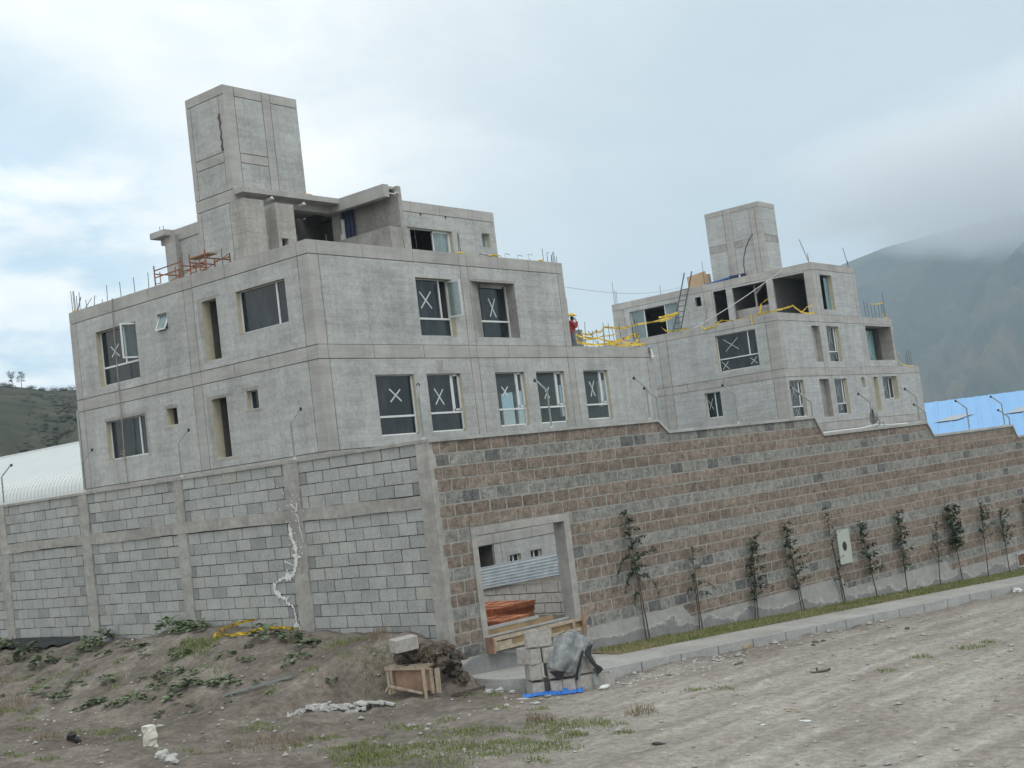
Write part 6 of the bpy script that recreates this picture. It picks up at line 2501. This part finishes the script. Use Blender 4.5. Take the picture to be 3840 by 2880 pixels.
# ------------------------------------------------------------------ hills
def terrain(name, az0, az1, r0, r1, peak, mat, na, nr, amp, zb, tilt=0., freq=1.):
    vs_, fs_ = [], []
    for j in range(nr + 1):
        f = j / nr
        for i in range(na + 1):
            az = az0 + (az1 - az0) * i / na
            r = r0 + (r1 - r0) * f
            zt = 2.6 + r1 * math.tan(math.radians(peak(az)))
            z = zb + (zt - zb) * (f ** 1.15)
            q = Vector((az * .55 * freq + f * tilt, f * 1.3, 3.3))
            w_ = math.sin(PI * min(1., f ** .8)) ** .8 * (1 - .55 * max(0., f - .55) / .45) if f < 1 else 0.
            z += amp * w_ * (noise.noise(q * 1.0) + .5 * noise.noise(q * 2.3) + .28 * noise.noise(q * 5.1) + .14 * noise.noise(q * 11))
            z += amp * .006 * noise.noise(Vector((az * 9, f * 4, 1)))
            vs_.append((r * math.cos(math.radians(az)), r * math.sin(math.radians(az)), z))
    back_ = len(vs_)
    for i in range(na + 1):
        az = az0 + (az1 - az0) * i / na
        vs_.append((r1 * 1.12 * math.cos(math.radians(az)), r1 * 1.12 * math.sin(math.radians(az)), zb))
    for j in range(nr + 1):
        for i in range(na):
            a = j * (na + 1) + i
            b = (j + 1) * (na + 1) + i if j < nr else back_ + i
            fs_.append((a, a + 1, b + 1, b))
    m_ = bpy.data.meshes.new(name)
    m_.from_pydata(vs_, [], fs_)
    m_.materials.append(mat)
    m_.polygons.foreach_set('use_smooth', [True] * len(m_.polygons))
    o_ = bpy.data.objects.new(name, m_)
    COL.objects.link(o_)
    return struct(o_)


def interp(tab):
    def f(a):
        for (x0, y0), (x1, y1) in zip(tab, tab[1:]):
            if x0 <= a <= x1:
                return y0 + (y1 - y0) * (a - x0) / (x1 - x0)
        return tab[0][1] if a < tab[0][0] else tab[-1][1]
    return f


pk = interp([(0, 8.3), (10, 8.3), (14, 8.35), (16.9, 8.3), (19.8, 8.03), (21.2, 7.9), (23.1, 7.46), (25, 6.7), (30, 5.2), (38, 3.5), (46, 2.)])
terrain('mountain', -4, 46, 1250, 2500, pk, M['mount'], 260, 130, 66, -30, 4.6, 1.15)
hk = interp([(42, 4.4), (50, 5.3), (54, 5.75), (57.3, 5.98), (58.4, 6.05), (59.2, 6.25), (60.2, 6.42), (63, 6.6), (80, 7.2)])
terrain('scrub_hill', 42, 84, 150, 420, hk, M['hill'], 200, 90, 2.6, -3, 1.5, .9)
hb = MB()
for i in range(700):
    az, f = R(55, 64), R(.5, 1.0)
    r = 150 + 270 * f
    zt = 2.6 + 420 * math.tan(math.radians(hk(az)))
    z = -3 + (zt + 3) * f ** 1.15
    s_ = R(.3, 1.0)
    hb.lump((r * math.cos(math.radians(az)), r * math.sin(math.radians(az)), z - .2), s_ * 1.3, s_ * 1.3, s_ * .7, 1, .6, R(0, 1), 0, i)
tag(hb.build('hillside_scrub', M['hill']), 'dark scrub bushes covering the hill on the left', 'scrub', kind='stuff')


def ridge_tree(az, h, seed, label):
    r = 419
    b = Vector((r * math.cos(math.radians(az)), r * math.sin(math.radians(az)), 2.6 + 420 * math.tan(math.radians(hk(az))) - .6))
    t_ = thing('eucalyptus_tree', label, 'tree', tuple(b), 'trees on the ridge')
    m_ = MB()
    f_ = MB()
    rng = random.Random(seed)
    tp = b + Vector((rng.uniform(-.4, .4), rng.uniform(-.4, .4), h))
    m_.tube([b, b.lerp(tp, .5) + Vector((.15, .1, 0)), tp], [.12, .09, .04], 5)
    for k in range(9):
        f = rng.uniform(.4, 1.)
        p = b.lerp(tp, f)
        q = p + Vector((rng.uniform(-1, 1) * .8, rng.uniform(-1, 1) * .8, rng.uniform(.1, .7)))
        m_.tube([p, q], [.04, .02], 4)
        for l in range(70):
            c_ = q + Vector((rng.gauss(0, .32), rng.gauss(0, .32), rng.gauss(0, .22)))
            leaf(f_, c_, (rng.uniform(-1, 1), rng.uniform(-1, 1), rng.uniform(-1, .4)), .28, .14, rng.uniform(0, .6))
    m_.build('trunk', M['bark'], t_)
    f_.build('crown', M['leaf'], t_)


ridge_tree(59.72, 4.6, 1, 'thin tree with a bare trunk on the hill ridge, left of the two')
ridge_tree(59.38, 4.9, 2, 'thin tree with a dark tufted crown on the hill ridge, right of the two')
for i, (az, s_) in enumerate(((60.1, 1.5), (59.85, 1.2), (59.0, 1.3), (58.55, 1.1), (58.1, 1.7), (57.75, 1.2), (57.4, 2.0))):
    r = 418
    mb = MB()
    b = Vector((r * math.cos(math.radians(az)), r * math.sin(math.radians(az)), 2.6 + 420 * math.tan(math.radians(hk(az))) - .3))
    for l in range(320):
        c_ = b + Vector((random.gauss(0, s_ * .6), random.gauss(0, s_ * .6), abs(random.gauss(0, s_ * .33))))
        leaf(mb, c_, (R(-1, 1), R(-1, 1), R(-.6, 1)), .34, .2, R(0, .5))
    tag(mb.build('ridge_bush', M['leaf']), 'dark bush on the skyline of the scrub hill', 'bush', 'bushes on the ridge')

# ------------------------------------------------------------------ air
mb = MB()
mb.box(-430, 3650, -930, 3650, -64, 620)
hz = mb.build('haze', M['white'])
hz.data.materials.clear()
m = bpy.data.materials.new('haze_air')
m.use_nodes = True
nt = m.node_tree
nt.nodes.clear()
out_ = nt.nodes.new('ShaderNodeOutputMaterial')
pv = nt.nodes.new('ShaderNodeVolumePrincipled')
pv.inputs['Color'].default_value = (.68, .86, 1., 1)
pv.inputs['Density'].default_value = HAZE
nt.links.new(pv.outputs[0], out_.inputs['Volume'])
hz.data.materials.append(m)
tag(hz, 'thin blue haze filling the air over the whole place', 'haze', kind='stuff')

# cloud built as a volume round the mountain top, inside the haze box
mb = MB()
mc = Vector((2150 * math.cos(math.radians(12.5)), 2150 * math.sin(math.radians(12.5)), 400))
mb.lump((0, 0, 0), 430, 620, 170, 3, .22, seed=2)
cloudbank = mb.build('cloud_bank', M['white'])
cloudbank.location = mc
WL[cloudbank.name] = mc
cloudbank.data.materials.clear()
m = bpy.data.materials.new('cloudbank')
m.use_nodes = True
nt = m.node_tree
nt.nodes.clear()
out_ = nt.nodes.new('ShaderNodeOutputMaterial')
pv = nt.nodes.new('ShaderNodeVolumePrincipled')
pv.inputs['Color'].default_value = (.97, .985, 1., 1)
tc = nt.nodes.new('ShaderNodeTexCoord')
mp = nt.nodes.new('ShaderNodeMapping')
mp.inputs['Scale'].default_value = (1 / 430, 1 / 620, 1 / 170)
nt.links.new(tc.outputs['Object'], mp.inputs['Vector'])
ln = nt.nodes.new('ShaderNodeVectorMath')
ln.operation = 'LENGTH'
nt.links.new(mp.outputs[0], ln.inputs[0])
n1 = nt.nodes.new('ShaderNodeTexNoise')
n1.inputs['Scale'].default_value = 2.2
n1.inputs['Detail'].default_value = 5
nt.links.new(mp.outputs[0], n1.inputs['Vector'])
e = math_(nt, 'ADD', math_(nt, 'MULTIPLY', n1.outputs['Fac'], .9), math_(nt, 'MULTIPLY', ln.outputs['Value'], -1.))
d_ = math_(nt, 'MULTIPLY', math_(nt, 'ADD', e, .42), CLOUDBANK, True)
d_ = math_(nt, 'MULTIPLY', d_, .006)
nt.links.new(d_, pv.inputs['Density'])
nt.links.new(pv.outputs[0], out_.inputs['Volume'])
cloudbank.data.materials.append(m)
tag(cloudbank, 'low grey cloud hiding the top of the mountain', 'cloudbank', kind='stuff')

# ------------------------------------------------------------------ sky, sun, camera
w = bpy.data.worlds.new('World')
sc.world = w
w.use_nodes = True
nt = w.node_tree
bg = nt.nodes['Background']
sky = nt.nodes.new('ShaderNodeTexSky')
sky.sky_type = 'NISHITA'
sky.sun_disc = False
SUN_EL, SUN_AZ = math.radians(50), math.radians(-118)      # azimuth counted from +X
sky.sun_elevation = SUN_EL
sky.sun_rotation = PI / 2 - SUN_AZ
sky.air_density = 1.
sky.dust_density = 1.5
tc = nt.nodes.new('ShaderNodeTexCoord')
sp_ = nt.nodes.new('ShaderNodeSeparateXYZ')
nt.links.new(tc.outputs['Generated'], sp_.inputs[0])
den = math_(nt, 'ADD', math_(nt, 'MAXIMUM', sp_.outputs['Z'], 0.), .30)
cb = nt.nodes.new('ShaderNodeCombineXYZ')
nt.links.new(math_(nt, 'DIVIDE', sp_.outputs['X'], den), cb.inputs[0])
nt.links.new(math_(nt, 'DIVIDE', sp_.outputs['Y'], den), cb.inputs[1])
nt.links.new(math_(nt, 'MULTIPLY', sp_.outputs['Z'], 2.), cb.inputs[2])
mpn = nt.nodes.new('ShaderNodeMapping')
mpn.inputs['Location'].default_value = (3.3, 1.2, 0)
mpn.inputs['Rotation'].default_value = (0, 0, .9)
mpn.inputs['Scale'].default_value = (1.25, 1.5, 1.3)
nt.links.new(cb.outputs[0], mpn.inputs['Vector'])


def wn(scale, detail, rough=.55, vec=None):
    n = nt.nodes.new('ShaderNodeTexNoise')
    n.inputs['Scale'].default_value = scale
    n.inputs['Detail'].default_value = detail
    n.inputs['Roughness'].default_value = rough
    n.inputs['Distortion'].default_value = .25
    nt.links.new(vec or mpn.outputs[0], n.inputs['Vector'])
    return n.outputs['Fac']


big = wn(.75, 5, .5)
fine = wn(2.7, 9, .58)
shade = math_(nt, 'ADD', math_(nt, 'MULTIPLY', big, .55), math_(nt, 'MULTIPLY', fine, .45))
CB = CLOUD
cl = ramp(nt, shade, [(.38, (.68 * CB, .745 * CB, .77 * CB)), (.455, (.84 * CB, .875 * CB, .88 * CB)), (.52, (.97 * CB, .975 * CB, .965 * CB)), (.585, (1.15 * CB, 1.14 * CB, 1.10 * CB))])
# heavier, darker cloud deck over the mountains
vm = nt.nodes.new('ShaderNodeVectorMath')
vm.operation = 'DOT_PRODUCT'
nt.links.new(tc.outputs['Generated'], vm.inputs[0])
vm.inputs[1].default_value = (.93, .30, .20)
dk = nt.nodes.new('ShaderNodeMapRange')
dk.interpolation_type = 'SMOOTHSTEP'
dk.inputs['From Min'].default_value = .86
dk.inputs['From Max'].default_value = .985
nt.links.new(math_(nt, 'ADD', vm.outputs['Value'], math_(nt, 'MULTIPLY', math_(nt, 'SUBTRACT', big, .5), .16)), dk.inputs['Value'])
cl = mix(nt, math_(nt, 'MULTIPLY', dk.outputs[0], .92), cl, (.47 * CB, .55 * CB, .60 * CB))
# brighter deck overhead
zr = nt.nodes.new('ShaderNodeMapRange')
zr.inputs['From Min'].default_value = .38
zr.inputs['From Max'].default_value = .95
zr.inputs['To Min'].default_value = 1.
zr.inputs['To Max'].default_value = ZEN
nt.links.new(sp_.outputs['Z'], zr.inputs['Value'])
vs_ = nt.nodes.new('ShaderNodeVectorMath')
vs_.operation = 'SCALE'
nt.links.new(cl, vs_.inputs[0])
nt.links.new(zr.outputs[0], vs_.inputs['Scale'])
# gaps of blue low on the left
vm2 = nt.nodes.new('ShaderNodeVectorMath')
vm2.operation = 'DOT_PRODUCT'
nt.links.new(tc.outputs['Generated'], vm2.inputs[0])
vm2.inputs[1].default_value = (math.cos(math.radians(61)) * .985, math.sin(math.radians(61)) * .985, .17)
gp = nt.nodes.new('ShaderNodeMapRange')
gp.interpolation_type = 'SMOOTHSTEP'
gp.inputs['From Min'].default_value = .975
gp.inputs['From Max'].default_value = .999
nt.links.new(vm2.outputs['Value'], gp.inputs['Value'])
hole = math_(nt, 'MULTIPLY', gp.outputs[0], ramp(nt, wn(2.6, 6), [(.40, (1, 1, 1)), (.55, (0, 0, 0))]))
fin = mix(nt, math_(nt, 'MULTIPLY', hole, .85), vs_.outputs[0], mix(nt, .78, sky.outputs[0], (.52 * CB, .74 * CB, .90 * CB)))
nt.links.new(fin, bg.inputs['Color'])
bg.inputs['Strength'].default_value = .1

ld = bpy.data.lights.new('sun', 'SUN')
ld.energy = SUN
ld.angle = math.radians(24)
ld.color = (1., .965, .91)
lo = bpy.data.objects.new('sun', ld)
COL.objects.link(lo)
dirv = Vector((math.cos(SUN_EL) * math.cos(SUN_AZ), math.cos(SUN_EL) * math.sin(SUN_AZ), math.sin(SUN_EL)))
lo.rotation_euler = dirv.to_track_quat('Z', 'Y').to_euler()
lo.location = dirv * 50

cd = bpy.data.cameras.new('camera')
cam = bpy.data.objects.new('camera', cd)
COL.objects.link(cam)
cd.sensor_width = 36.
cd.lens = CAMF / 3840 * 36.
cd.clip_start = .3
cd.clip_end = 12000.
r_, d_, f_ = (Vector(v) for v in CAMM)
cam.matrix_world = Matrix(((r_.x, -d_.x, -f_.x, 0), (r_.y, -d_.y, -f_.y, 0), (r_.z, -d_.z, -f_.z, 2.6), (0, 0, 0, 1)))
sc.camera = cam

sc.view_settings.view_transform = 'Standard'
sc.view_settings.look = 'None'
sc.view_settings.exposure = EXPO
sc.view_settings.gamma = 1.
sc.cycles.use_denoising = True
sc.cycles.max_bounces = 8
sc.cycles.volume_bounces = 4
sc.cycles.sample_clamp_indirect = 6.
